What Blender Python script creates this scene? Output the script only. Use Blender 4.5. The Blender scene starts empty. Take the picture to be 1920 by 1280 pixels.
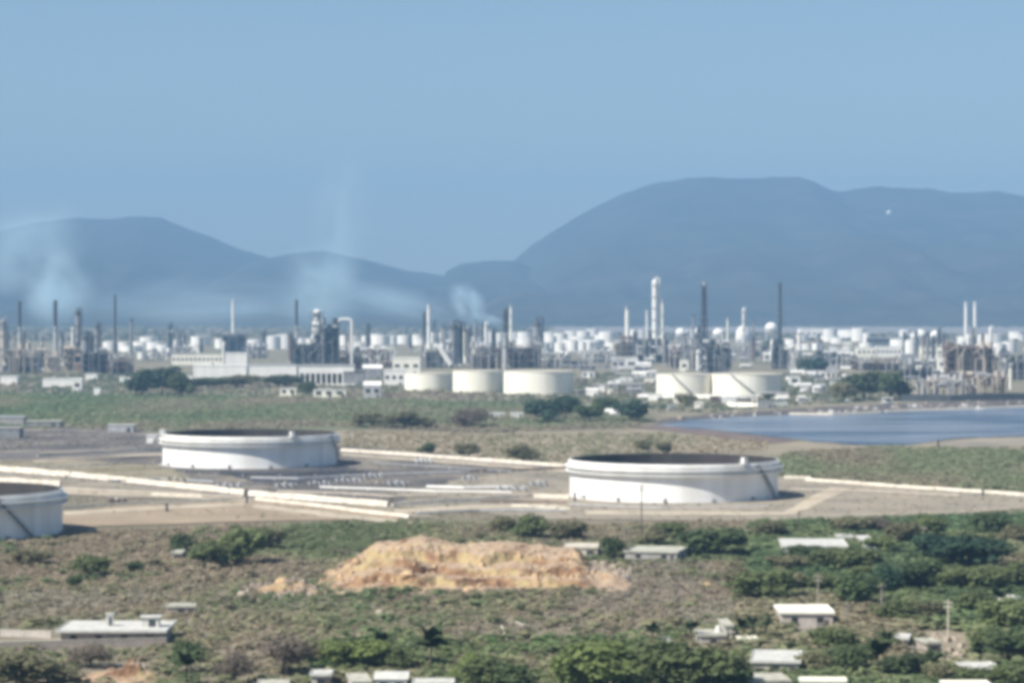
import bpy, math, random
import numpy as np
from mathutils import Vector, noise

rng = np.random.default_rng(7)
rnd = random.Random(11)
sc = bpy.context.scene
COL = sc.collection

# ---------------------------------------------------------------- camera
F = 5200.0              # focal length in photo pixels (1920 wide)
H = 78.0                # viewpoint above the plain
PITCH = math.atan(76.0 / F)
cam_d = bpy.data.cameras.new('camera')
cam = bpy.data.objects.new('camera', cam_d)
COL.objects.link(cam)
cam.location = (0, 0, H)
cam.rotation_euler = (math.pi / 2 - PITCH, 0, 0)
cam_d.sensor_width = 36.0
cam_d.lens = 36.0 * F / 1920.0
cam_d.clip_start = 1.0
cam_d.clip_end = 40000.0
sc.camera = cam

# ---------------------------------------------------------------- sky and sun
SUN_EL = math.radians(48)
SUN_AZ = math.radians(237)          # clockwise from +Y: behind the camera, to the left
world = bpy.data.worlds.new('World')
sc.world = world
world.use_nodes = True
wn = world.node_tree.nodes
bg = wn['Background']
sky = wn.new('ShaderNodeTexSky')
sky.sky_type = 'NISHITA'
sky.sun_disc = False
sky.sun_elevation = SUN_EL
sky.sun_rotation = SUN_AZ
sky.altitude = 0
sky.air_density = 1.0
sky.dust_density = 0.3
sky.ozone_density = 4.0
world.node_tree.links.new(sky.outputs[0], bg.inputs[0])
bg.inputs[1].default_value = 0.053

sun_d = bpy.data.lights.new('sun', 'SUN')
sun_d.energy = 4.4
sun_d.angle = math.radians(0.5)
sun_d.color = (1.0, 0.95, 0.86)
sun = bpy.data.objects.new('sun', sun_d)
COL.objects.link(sun)
to_sun = Vector((math.sin(SUN_AZ) * math.cos(SUN_EL), math.cos(SUN_AZ) * math.cos(SUN_EL), math.sin(SUN_EL)))
sun.rotation_euler = to_sun.to_track_quat('Z', 'Y').to_euler()

sc.view_settings.view_transform = 'Standard'
sc.view_settings.look = 'None'
sc.view_settings.exposure = 0.93
sc.view_settings.gamma = 1.0
sc.view_settings.use_curve_mapping = False
sc.render.engine = 'CYCLES'
sc.cycles.filter_width = 4.4        # the photograph is soft
sc.cycles.max_bounces = 5
sc.cycles.volume_bounces = 2
sc.cycles.use_denoising = True
sc.cycles.denoising_prefilter = 'ACCURATE'

# ---------------------------------------------------------------- surveying helpers
CP, SP = math.cos(PITCH), math.sin(PITCH)

def ray(px, py):
    dx, dy = (px - 960) / F, (640 - py) / F
    return Vector((dx, CP + dy * SP, -SP + dy * CP))

def G(px, py, z=0.0):
    """the point of the level z that is seen at photo position (px, py)"""
    r = ray(px, py)
    t = (z - H) / r.z
    return Vector((r.x * t, r.y * t, z))

def height_at(px, py, depth):
    r = ray(px, py)
    return H + r.z / r.y * depth

# ---------------------------------------------------------------- materials
MATS = {}

def lin(c):
    return tuple(((v / 255) / 12.92 if v / 255 <= 0.04045 else ((v / 255 + 0.055) / 1.055) ** 2.4) for v in c)

def mat(name, c1, c2=None, scale=0.15, rough=0.85, detail=5, bump=0.0, spec=0.25, streak=False, metal=0.0, obj_random=0.0, c3=None, attr=None, coord='Object', trans=0.0):
    if name in MATS:
        return MATS[name]
    m = bpy.data.materials.new(name)
    m.use_nodes = True
    nt = m.node_tree
    b = nt.nodes['Principled BSDF']
    b.inputs['Roughness'].default_value = rough
    b.inputs['Specular IOR Level'].default_value = spec
    b.inputs['Metallic'].default_value = metal
    c2 = c2 or tuple(v * 0.75 for v in c1)
    if coord == 'World':
        tc = nt.nodes.new('ShaderNodeNewGeometry'); co = tc.outputs['Position']
    else:
        tc = nt.nodes.new('ShaderNodeTexCoord'); co = tc.outputs['Object']
    mp = nt.nodes.new('ShaderNodeMapping')
    nt.links.new(co, mp.inputs[0])
    if streak:
        mp.inputs['Scale'].default_value = (1, 1, 0.12)
    nz = nt.nodes.new('ShaderNodeTexNoise')
    nz.inputs['Scale'].default_value = scale
    nz.inputs['Detail'].default_value = detail
    nz.inputs['Roughness'].default_value = 0.62
    nt.links.new(mp.outputs[0], nz.inputs['Vector'])
    cr = nt.nodes.new('ShaderNodeValToRGB')
    cr.color_ramp.elements[0].position = 0.35
    cr.color_ramp.elements[1].position = 0.65
    cr.color_ramp.elements[0].color = (*c2, 1)
    cr.color_ramp.elements[1].color = (*c1, 1)
    if c3:
        e = cr.color_ramp.elements.new(0.5); e.color = (*c3, 1)
    nt.links.new(nz.outputs['Fac'], cr.inputs[0])
    out = cr.outputs[0]
    if obj_random:
        oi = nt.nodes.new('ShaderNodeObjectInfo')
        hv = nt.nodes.new('ShaderNodeHueSaturation')
        mr = nt.nodes.new('ShaderNodeMapRange')
        mr.inputs[3].default_value = 1 - obj_random
        mr.inputs[4].default_value = 1 + obj_random
        nt.links.new(oi.outputs['Random'], mr.inputs[0])
        nt.links.new(mr.outputs[0], hv.inputs['Value'])
        nt.links.new(out, hv.inputs['Color'])
        out = hv.outputs[0]
    if attr:
        at = nt.nodes.new('ShaderNodeAttribute'); at.attribute_name = attr
        mx = nt.nodes.new('ShaderNodeMixRGB'); mx.blend_type = 'MULTIPLY'; mx.inputs[0].default_value = 1
        nt.links.new(out, mx.inputs[1]); nt.links.new(at.outputs['Color'], mx.inputs[2])
        out = mx.outputs[0]
    nt.links.new(out, b.inputs['Base Color'])
    if trans:
        tr = nt.nodes.new('ShaderNodeBsdfTranslucent'); ms = nt.nodes.new('ShaderNodeMixShader')
        ms.inputs[0].default_value = trans
        nt.links.new(out, tr.inputs[0]); nt.links.new(b.outputs[0], ms.inputs[1]); nt.links.new(tr.outputs[0], ms.inputs[2])
        nt.links.new(ms.outputs[0], nt.nodes['Material Output'].inputs[0])
    if bump:
        bp = nt.nodes.new('ShaderNodeBump')
        bp.inputs['Strength'].default_value = bump
        nt.links.new(nz.outputs['Fac'], bp.inputs['Height'])
        nt.links.new(bp.outputs[0], b.inputs['Normal'])
    MATS[name] = m
    return m

WHITE = mat('white_paint', (0.82, 0.80, 0.76), (0.70, 0.68, 0.64), 0.12, 0.5, streak=True, spec=0.3)
TANKWHITE = mat('tank_white', (0.88, 0.87, 0.85), (0.74, 0.72, 0.68), 0.13, 0.5, streak=True, spec=0.3)
CREAM = mat('cream_paint', (0.87, 0.84, 0.74), (0.76, 0.73, 0.62), 0.12, 0.55, streak=True)
GREYM = mat('grey_steel', (0.30, 0.30, 0.30), (0.18, 0.18, 0.19), 0.3, 0.6)
LGREY = mat('light_grey_steel', (0.48, 0.48, 0.48), (0.34, 0.34, 0.35), 0.3, 0.6)
DARK = mat('dark_steel', (0.075, 0.085, 0.095), (0.045, 0.05, 0.055), 0.3, 0.6)
RUST = mat('rusty_steel', (0.21, 0.15, 0.12), (0.12, 0.09, 0.075), 0.4, 0.8)
TAN = mat('tan_insulation', (0.52, 0.46, 0.38), (0.38, 0.33, 0.28), 0.25, 0.8)
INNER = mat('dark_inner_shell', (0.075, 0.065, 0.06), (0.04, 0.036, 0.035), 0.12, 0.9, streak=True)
CONC = mat('pale_concrete', (0.62, 0.57, 0.47), (0.44, 0.40, 0.33), 0.5, 0.9, bump=0.2)
CONCB = mat('bright_concrete', (0.76, 0.69, 0.59), (0.50, 0.44, 0.36), 0.35, 0.9, bump=0.2)
CONCG = mat('grey_concrete', (0.40, 0.38, 0.36), (0.28, 0.27, 0.26), 0.5, 0.9)
ROOFP = mat('pale_roof', (0.50, 0.49, 0.41), (0.34, 0.33, 0.28), 0.5, 0.85)
ROOFW = mat('white_sheet_roof', (0.60, 0.59, 0.54), (0.44, 0.43, 0.40), 0.5, 0.7)
PLAST = mat('plaster_wall', (0.52, 0.47, 0.42), (0.38, 0.34, 0.30), 0.6, 0.9)
PLASTP = mat('pinkish_plaster', (0.42, 0.35, 0.31), (0.30, 0.26, 0.23), 0.6, 0.9)
GLASS = mat('dark_window', (0.03, 0.035, 0.04), (0.02, 0.022, 0.025), 1.0, 0.2, spec=0.5)
WOOD = mat('grey_wood', (0.34, 0.31, 0.27), (0.24, 0.21, 0.18), 1.0, 0.9)
DWOOD = mat('dark_wood', (0.12, 0.10, 0.085), (0.08, 0.07, 0.06), 1.0, 0.9)
BARK = mat('bark', (0.16, 0.13, 0.10), (0.09, 0.07, 0.055), 1.5, 0.95)
ROCK = mat('sandstone_rock', (0.58, 0.43, 0.27), (0.38, 0.25, 0.14), 0.8, 0.95, bump=0.5)
RUBBLE = mat('pale_rubble', (0.42, 0.355, 0.29), (0.26, 0.21, 0.17), 0.9, 0.95)

LEAF = {
    'dark': mat('leaf_dark_green', (0.105, 0.138, 0.058), (0.072, 0.104, 0.047), 0.25, 0.7, obj_random=0.2, trans=.35),
    'teal': mat('leaf_blue_green', (0.070, 0.118, 0.070), (0.048, 0.088, 0.054), 0.25, 0.7, obj_random=0.2, trans=.35),
    'mid': mat('leaf_mid_green', (0.190, 0.220, 0.092), (0.130, 0.165, 0.070), 0.25, 0.7, obj_random=0.2, trans=.4),
    'light': mat('leaf_yellow_green', (0.235, 0.285, 0.095), (0.175, 0.225, 0.076), 0.25, 0.7, obj_random=0.15, trans=.4),
    'olive': mat('leaf_olive', (0.220, 0.210, 0.118), (0.160, 0.155, 0.086), 0.25, 0.8, obj_random=0.2, trans=.35),
    'dry': mat('dry_twigs', (0.255, 0.215, 0.170), (0.18, 0.15, 0.12), 0.25, 0.9, obj_random=0.2, trans=.35),
}
FROND = mat('palm_frond_green', (0.045, 0.065, 0.022), (0.025, 0.038, 0.014), 0.5, 0.6)

# ---------------------------------------------------------------- mesh builder
class MB:
    def __init__(s):
        s.v, s.f, s.m = [], [], []

    def add(s, vs, fs, mi=0):
        o = len(s.v)
        s.v.extend([tuple(v) for v in vs])
        s.f.extend([tuple(i + o for i in f) for f in fs])
        s.m.extend([mi] * len(fs))
        return s

    def box(s, cx, cy, z0, sx, sy, sz, rot=0.0, mi=0, taper=1.0):
        c, n = math.cos(rot), math.sin(rot)
        vs = []
        for k, z in ((1.0, z0), (taper, z0 + sz)):
            for ax, ay in ((-1, -1), (1, -1), (1, 1), (-1, 1)):
                x, y = ax * sx / 2 * k, ay * sy / 2 * k
                vs.append((cx + x * c - y * n, cy + x * n + y * c, z))
        return s.add(vs, [(3, 2, 1, 0), (4, 5, 6, 7), (0, 1, 5, 4), (1, 2, 6, 5), (2, 3, 7, 6), (3, 0, 4, 7)], mi)

    def cyl(s, x, y, z0, z1, r0, r1=None, n=12, cap=True, mi=0):
        r1 = r0 if r1 is None else r1
        vs = [(x + r * math.cos(2 * math.pi * i / n), y + r * math.sin(2 * math.pi * i / n), z) for r, z in ((r0, z0), (r1, z1)) for i in range(n)]
        fs = [(i, (i + 1) % n, n + (i + 1) % n, n + i) for i in range(n)]
        if cap:
            fs += [tuple(range(n, 2 * n)), tuple(range(n - 1, -1, -1))]
        return s.add(vs, fs, mi)

    def lathe(s, x, y, prof, n=24, mi=0, close=False):
        vs = [(x + r * math.cos(2 * math.pi * i / n), y + r * math.sin(2 * math.pi * i / n), z) for r, z in prof for i in range(n)]
        fs = []
        k = len(prof)
        for j in range(k if close else k - 1):
            a, b = j * n, ((j + 1) % k) * n
            fs += [(a + i, a + (i + 1) % n, b + (i + 1) % n, b + i) for i in range(n)]
        return s.add(vs, fs, mi)

    def tube(s, p0, p1, r0, r1=None, n=8, mi=0):
        r1 = r0 if r1 is None else r1
        p0, p1 = Vector(p0), Vector(p1)
        d = (p1 - p0).normalized()
        a = d.orthogonal().normalized(); b = d.cross(a)
        vs = [p + (a * math.cos(2 * math.pi * i / n) + b * math.sin(2 * math.pi * i / n)) * r for p, r in ((p0, r0), (p1, r1)) for i in range(n)]
        fs = [(i, (i + 1) % n, n + (i + 1) % n, n + i) for i in range(n)] + [tuple(range(n, 2 * n)), tuple(range(n - 1, -1, -1))]
        return s.add(vs, fs, mi)

    def pipe(s, pts, r, n=8, mi=0):
        for a, b in zip(pts, pts[1:]):
            s.tube(a, b, r, r, n, mi)
        return s

    def sphere(s, x, y, z, r, n=16, m=9, mi=0, sz=1.0):
        prof = [(max(r * math.sin(math.pi * j / m), 0.001 * r), z - sz * r * math.cos(math.pi * j / m)) for j in range(m + 1)]
        return s.lathe(x, y, prof, n, mi)

    def build(s, name, mats, parent=None, smooth=False, loc=None):
        me = bpy.data.meshes.new(name)
        me.from_pydata(s.v, [], s.f)
        for m in (mats if isinstance(mats, (list, tuple)) else [mats]):
            me.materials.append(m)
        if any(s.m):
            me.polygons.foreach_set('material_index', s.m)
        if smooth:
            me.shade_smooth()
            try:
                me.set_sharp_from_angle(angle=math.radians(40))
            except Exception:
                pass
        me.update()
        o = bpy.data.objects.new(name, me)
        COL.objects.link(o)
        if parent is not None:
            o.parent = parent
        if loc is not None:
            o.location = loc
        return o

USED = set()

def tag(o, label=None, cat=None, group=None, kind=None):
    if label:
        o['label'] = label
        USED.add(label)
    if cat:
        o['category'] = cat
        o['kind'] = 'thing'
    if group:
        o['group'] = group
    if kind:
        o['kind'] = kind
    return o

def thing(name, label, cat, loc, rz=0.0, group=None):
    o = bpy.data.objects.new(name, None)
    o.empty_display_size = 1
    COL.objects.link(o)
    o.location = loc
    o.rotation_euler = (0, 0, rz)
    return tag(o, label, cat, group)

def copy_tree(o, parent=None):
    c = o.copy(); COL.objects.link(c)
    if parent is not None:
        c.parent = parent
    for ch in o.children:
        copy_tree(ch, c)
    return c

def part_copy(o, parent, loc=None):
    c = o.copy(); COL.objects.link(c); c.parent = parent
    if loc is not None:
        c.location = loc
    return c

# landmarks for labels: photo x -> phrase
LAND = []

def relation(px, base, want=None):
    """a label that says where among the landmarks this thing stands, never used twice"""
    near = sorted(LAND, key=lambda l: abs(l[0] - px))
    tries = []
    for l in near[:5]:
        d = px - l[0]
        w = 'right below' if abs(d) < 6 else ('just right of' if 0 < d < 26 else 'just left of' if -26 < d < 0 else 'some way right of' if d > 0 else 'some way left of')
        tries.append(f'{base} {w} the {l[1]}')
    left = [l for l in sorted(LAND) if l[0] <= px]; right = [l for l in sorted(LAND) if l[0] > px]
    if left and right:
        tries.insert(1, f'{base} between the {left[-1][1]} and the {right[0][1]}')
    for t in tries:
        if t not in USED and len(t.split()) <= 16:
            return t
    for l in near[:6]:
        d = px - l[0]
        for adv in ('a little farther', 'second along', 'third along', 'fourth along', 'fifth along', 'sixth along'):
            t = f"{base} {adv} {'right' if d > 0 else 'left'} from the {l[1]}"
            if t not in USED and len(t.split()) <= 16:
                return t
    return base

# ---------------------------------------------------------------- haze
def volume_mat(name, color, density, aniso=0.0):
    m = bpy.data.materials.new(name)
    m.use_nodes = True
    nt = m.node_tree
    nt.nodes.remove(nt.nodes['Principled BSDF'])
    pv = nt.nodes.new('ShaderNodeVolumePrincipled')
    pv.inputs['Color'].default_value = (*color, 1)
    pv.inputs['Density'].default_value = density
    pv.inputs['Anisotropy'].default_value = aniso
    nt.links.new(pv.outputs[0], nt.nodes['Material Output'].inputs['Volume'])
    return m, pv

HAZE_TOP = 960.0
FARX, FARY = 7200.0, 20500.0
mb = MB().box(0, (FARY - 300) / 2, -2.0, 2 * FARX + 100, FARY + 300, HAZE_TOP + 2.0)
hm, hv = volume_mat('haze_air', (0.26, 0.465, 0.725), 0.88e-4)
hz = mb.build('haze', hm)
tag(hz, kind='stuff')

# ---------------------------------------------------------------- ground
def patch(name, pts, m, z, sub=14, rough_edge=0.0, label=None):
    """a sheet lying on the plain; outline given where it is seen, edges made uneven"""
    w = [G(*p) for p in pts]
    out = []
    for i, a in enumerate(w):
        b = w[(i + 1) % len(w)]
        n = max(1, min(sub, int((b - a).length / 4)))
        for k in range(n):
            p = a.lerp(b, k / n)
            if rough_edge:
                q = noise.noise_vector(p * 0.06) + 0.6 * noise.noise_vector(p * 0.21)
                p = p + Vector((q.x, q.y * 2.0, 0)) * rough_edge
            out.append((p.x, p.y, z))
    import bmesh
    bm = bmesh.new()
    f = bm.faces.new([bm.verts.new(v) for v in out])
    bm.normal_update()
    if f.normal.z < 0:
        f.normal_flip()
    bmesh.ops.triangulate(bm, faces=[f])
    me = bpy.data.meshes.new(name); bm.to_mesh(me); bm.free()
    me.materials.append(m)
    o = bpy.data.objects.new(name, me); COL.objects.link(o)
    return tag(o, label=label, kind='structure')

def earth(name, c1, c2, c3=None, scale=0.03, rough=0.95):
    return mat(name, c1, c2, scale, rough, detail=8, spec=0.1, c3=c3, coord='World')

E_SCRUB = earth('scrub_earth', (0.225, 0.19, 0.145), (0.165, 0.155, 0.105), (0.195, 0.17, 0.125), 0.02)
E_TAN = earth('tan_earth', (0.30, 0.255, 0.19), (0.20, 0.175, 0.125), None, 0.03)
E_GREY = earth('grey_yard', (0.27, 0.235, 0.19), (0.075, 0.07, 0.072), (0.14, 0.128, 0.122), 0.020)
E_PAD = earth('pale_pad', (0.335, 0.285, 0.22), (0.19, 0.175, 0.145), (0.275, 0.24, 0.19), 0.022)
E_OLIVE = earth('olive_grass', (0.185, 0.195, 0.125), (0.14, 0.15, 0.095), None, 0.015)
E_ORANGE = earth('orange_earth', (0.34, 0.27, 0.195), (0.26, 0.205, 0.145), None, 0.04)
E_PLANT = earth('plant_ground', (0.27, 0.24, 0.175), (0.13, 0.125, 0.088), None, 0.02)
E_SHORE = earth('pale_flats', (0.27, 0.25, 0.24), (0.20, 0.19, 0.18), None, 0.006)

g = MB().add([(-FARX, -200, 0), (FARX, -200, 0), (FARX, FARY - 100, 0), (-FARX, FARY - 100, 0)], [(0, 1, 2, 3)]).build('ground', E_SCRUB)
tag(g, kind='structure')
patch('refinery_ground', [(-150, 742), (600, 742), (1150, 772), (1300, 785), (1500, 770), (2100, 755), (2100, 640), (-150, 640)], E_PLANT, 0.05)
patch('pale_flats', [(1040, 622), (2100, 626), (2200, 613), (1040, 611.5)], E_SHORE, 0.06)
patch('olive_scrub_ground', [(-150, 805), (300, 812), (640, 805), (900, 800), (1180, 800), (1230, 785), (1000, 755), (560, 742), (-150, 735)], E_OLIVE, 0.10, rough_edge=2)
patch('tan_clearing', [(420, 755), (590, 752), (580, 742), (520, 728), (440, 736)], E_TAN, 0.14, rough_edge=2)
patch('dry_grass_strip', [(600, 828), (1000, 868), (1300, 868), (1520, 850), (1900, 862), (2100, 850), (1900, 830), (1440, 822), (1230, 805), (860, 812), (640, 806)], E_TAN, 0.14, rough_edge=3)
patch('right_scrub_ground', [(1440, 895), (1540, 902), (1700, 915), (2100, 930), (2100, 848), (1900, 842), (1640, 840), (1470, 850)], E_OLIVE, 0.18, rough_edge=2)
patch('tank_yard', [(-150, 880), (0, 835), (300, 822), (650, 838), (1000, 868), (1075, 885), (1010, 905), (760, 945), (560, 940), (0, 905)], E_GREY, 0.18, rough_edge=4)
patch('olive_yard', [(-150, 905), (0, 884), (160, 893), (330, 912), (360, 900), (330, 880), (200, 866), (60, 862), (-150, 870)], earth('olive_yard_earth', (0.33, 0.28, 0.20), (0.17, 0.155, 0.105), None, .03), 0.22, rough_edge=4)
patch('dark_yard_patch', [(395, 880), (470, 884), (560, 882), (640, 874), (700, 885), (640, 902), (540, 908), (470, 900), (410, 890)], earth('dark_bluish_ground', (0.085, 0.085, 0.10), (0.045, 0.048, 0.06), None, .05), 0.22, rough_edge=4)  # bluish sheet on the yard below the farther open tank, darker than its surroundings
E_ROAD = earth('pale_dirt_track', (0.50, 0.43, 0.33), (0.37, 0.315, 0.24), None, .05)
for pts in ([(-100, 917), (120, 919), (300, 926), (470, 937), (470, 942), (300, 932), (100, 926), (-100, 924)], [(480, 946), (640, 964), (760, 977), (790, 982), (740, 983), (600, 968), (470, 952)], [(640, 851), (850, 864), (1060, 881), (1060, 886), (850, 870), (640, 855)],
            [(740, 956), (900, 948), (1065, 943), (1068, 950), (900, 955), (740, 963)], [(1100, 958), (1470, 961), (1520, 932), (1560, 914), (1600, 916), (1540, 942), (1490, 967), (1100, 966)], [(118, 960), (280, 951), (455, 944), (458, 948), (280, 957), (120, 967)], [(60, 863), (180, 857), (304, 850), (306, 855), (180, 862), (60, 868)]):
    patch('dirt_track', pts, E_ROAD, 0.38, rough_edge=1)
patch('left_yard', [(-150, 830), (0, 852), (300, 846), (310, 815), (230, 800), (60, 790), (-150, 786)], E_GREY, 0.22, rough_edge=1)
patch('tank_pad', [(740, 950), (1000, 972), (1480, 978), (1720, 968), (1960, 952), (2100, 935), (1900, 930), (1500, 895), (1100, 872), (1000, 880), (860, 900), (760, 925)], E_PAD, 0.26, rough_edge=4)
patch('pale_path', [(-150, 890), (0, 884), (160, 900), (460, 932), (720, 950), (820, 972), (700, 966), (440, 940), (120, 930), (-150, 925)], E_PAD, 0.30, rough_edge=4)
patch('sandy_strip', [(110, 990), (480, 978), (760, 974), (700, 952), (480, 938), (200, 950), (120, 962)], E_ORANGE, 0.34, rough_edge=1.5)
patch('pinkish_yard', [(-150, 1222), (320, 1212), (318, 1192), (100, 1196), (-150, 1206)], E_PAD, 0.05, rough_edge=0.8)
patch('dirt_track', [(760, 1140), (1200, 1150), (1380, 1120), (1300, 1085), (1180, 1080), (620, 1115)], earth('brown_dirt', (0.23, 0.18, 0.14), (0.15, 0.12, 0.095), None, 0.05), 0.05, rough_edge=3)
patch('rubble_ground', [(1690, 1250), (1830, 1250), (1830, 1185), (1720, 1180)], E_TAN, 0.05, rough_edge=2)
patch('grey_yard_patch', [(1480, 1205), (1570, 1200), (1560, 1150), (1500, 1155)], E_PAD, 0.05, rough_edge=1)

# ---------------------------------------------------------------- lagoon
wm = bpy.data.materials.new('lagoon_water'); wm.use_nodes = True
nt = wm.node_tree; b = nt.nodes['Principled BSDF']
ws = nt.nodes.new('ShaderNodeTexNoise'); ws.inputs['Scale'].default_value = 1.0; ws.inputs['Detail'].default_value = 4
wg = nt.nodes.new('ShaderNodeNewGeometry'); wp = nt.nodes.new('ShaderNodeMapping'); wp.inputs['Scale'].default_value = (.008, .035, 1)
nt.links.new(wg.outputs['Position'], wp.inputs[0]); nt.links.new(wp.outputs[0], ws.inputs['Vector'])
wr = nt.nodes.new('ShaderNodeValToRGB')
wr.color_ramp.elements[0].position = .4; wr.color_ramp.elements[0].color = (.02, .03, .055, 1)
wr.color_ramp.elements[1].position = .62; wr.color_ramp.elements[1].color = (.20, .205, .22, 1)
nt.links.new(ws.outputs['Fac'], wr.inputs[0]); nt.links.new(wr.outputs[0], b.inputs['Base Color'])
b.inputs['Roughness'].default_value = 0.2
b.inputs['IOR'].default_value = 1.33
geo = nt.nodes.new('ShaderNodeNewGeometry')
n1 = nt.nodes.new('ShaderNodeTexNoise'); n1.inputs['Scale'].default_value = 0.35; n1.inputs['Detail'].default_value = 6
nt.links.new(geo.outputs['Position'], n1.inputs['Vector'])
bp = nt.nodes.new('ShaderNodeBump'); bp.inputs['Strength'].default_value = 0.9; bp.inputs['Distance'].default_value = 1.2
nt.links.new(n1.outputs['Fac'], bp.inputs['Height']); nt.links.new(bp.outputs[0], b.inputs['Normal'])
patch('lagoon_water', [(1215, 799), (1300, 787), (1400, 781), (1500, 777), (1620, 772), (1760, 768), (2100, 752), (2100, 812), (1800, 822), (1700, 835), (1600, 834), (1520, 828), (1440, 818), (1330, 806)], wm, 0.36, rough_edge=2.5)
patch('mud_flat', [(1230, 797), (1300, 786), (1400, 779), (1500, 775), (1620, 770), (1760, 766), (2100, 750), (2100, 744), (1760, 755), (1600, 760), (1480, 768), (1330, 776), (1240, 786)], earth('dark_mud', (0.15, 0.13, 0.12), (0.075, 0.07, 0.07), None, 0.03), 0.40, rough_edge=2.5)
patch('mud_flat', [(1180, 800), (1230, 797), (1330, 808), (1440, 820), (1500, 826), (1440, 832), (1300, 814)], earth('mud', (0.20, 0.15, 0.13), (0.12, 0.10, 0.10), None, 0.05), 0.40, rough_edge=1)
patch('mud_flat', [(1760, 838), (2100, 836), (2100, 815), (1840, 822), (1770, 829)], E_PAD, 0.40, rough_edge=2)

# ---------------------------------------------------------------- hills
HILLM = mat('hill_scrub', (0.070, 0.064, 0.052), (0.036, 0.040, 0.032), 0.003, 0.95, detail=9, spec=0.05, coord='World')

def hill(name, prof, d0, dr, d1, label=None, amp=40, seed=0, ny=44, m=HILLM):
    d0, dr, d1 = d0 * 1.4, dr * 1.4, d1 * 1.4
    xs = [p[0] for p in prof]; ys = [p[1] for p in prof]
    n = 260
    px = np.linspace(xs[0], xs[-1], n)
    py = np.interp(px, xs, ys)
    X = (px - 960) / F * dr
    R = np.array([height_at(a, c, dr) for a, c in zip(px, py)])
    vs = []
    for j in range(ny):
        jr = int(ny * .6)
        d = d0 + (dr - d0) * j / jr if j <= jr else dr + (d1 - dr) * (j - jr) / (ny - 1 - jr)
        if d <= dr:
            t = (d - d0) / (dr - d0)
            s = t ** 1.25 * (1.0 - 0.12 * math.sin(t * math.pi))
        else:
            t = 1 - (d - dr) / (d1 - dr)
            s = t
        e = 4 * t * (1 - t) * (1 - t ** 3) if d <= dr else 0.3 * t
        for i in range(n):
            q = Vector((X[i] * 0.0022 + seed, d * 0.0009, seed))
            w = noise.fractal(q, 1.0, 2.0, 6)
            ridg = 1 - abs(noise.noise(Vector((X[i] * 0.004 + seed * 3, d * 0.0004, 2.0))))
            z = R[i] * s + (w * amp + (ridg - 0.75) * amp * 1.3) * .8 * e * min(1, R[i] / 250)
            z += 5.0 * noise.noise(Vector((X[i] * 0.02, d * 0.01, seed))) * min(1, R[i] / 150)
            vs.append((X[i], d, max(z, -1.5)))
    fs = [(j * n + i, j * n + i + 1, (j + 1) * n + i + 1, (j + 1) * n + i) for j in range(ny - 1) for i in range(n - 1)]
    o = MB().add(vs, fs).build(name, m, smooth=True)
    return tag(o, label=label, kind='structure')

hill('hills', [(-900, 600), (-500, 520), (-200, 460), (0, 433), (60, 419), (140, 408), (200, 411), (250, 406), (300, 407), (340, 424), (390, 442), (440, 464), (500, 482), (560, 500), (640, 530), (740, 575), (800, 600)], 6100, 11200, 13800, 'broad flat-topped blue hill at the left', 60, 1.3)
hill('hills', [(300, 600), (400, 530), (470, 492), (510, 482), (560, 474), (610, 471), (650, 480), (700, 491), (760, 506), (830, 516), (900, 540), (1000, 600)], 6050, 10600, 13000, 'low rounded blue hill in the middle', 45, 4.1)
hill('hills', [(840, 600), (900, 560), (960, 490), (1000, 457), (1040, 432), (1100, 396), (1160, 366), (1220, 346), (1290, 333), (1340, 332), (1390, 336), (1440, 332), (1500, 331), (1530, 343), (1565, 359), (1600, 356), (1640, 350), (1700, 353), (1740, 354), (1780, 361), (1830, 361), (1870, 358), (1920, 368), (2100, 390), (2500, 470), (2900, 600)], 6150, 11400, 14200, 'large blue hill with a long level crest at the right', 75, 7.7)
hill('hills', [(780, 600), (820, 540), (838, 507), (870, 493), (920, 489), (960, 488), (1000, 500), (1060, 535), (1120, 560), (1250, 580), (1400, 600)], 6200, 10300, 11800, 'small darker foothill before the gap between the hills', 30, 2.2)

p = height_at(1667, 398, 14200)
mb = MB().sphere(0, 0, 6, 13, 16, 8)  # small white ball put in for a faint pale spot on the hill
r_ = ray(1667, 398); tt = 14200 / r_.y
tag(mb.build('hill_ball', WHITE, smooth=True, loc=(r_.x * tt, 14200, p - 9)), 'tiny pale round ball high on the large right hill', 'dome')

# ---------------------------------------------------------------- big floating-roof tanks
TR, TH = 41.5, 14.6

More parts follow.
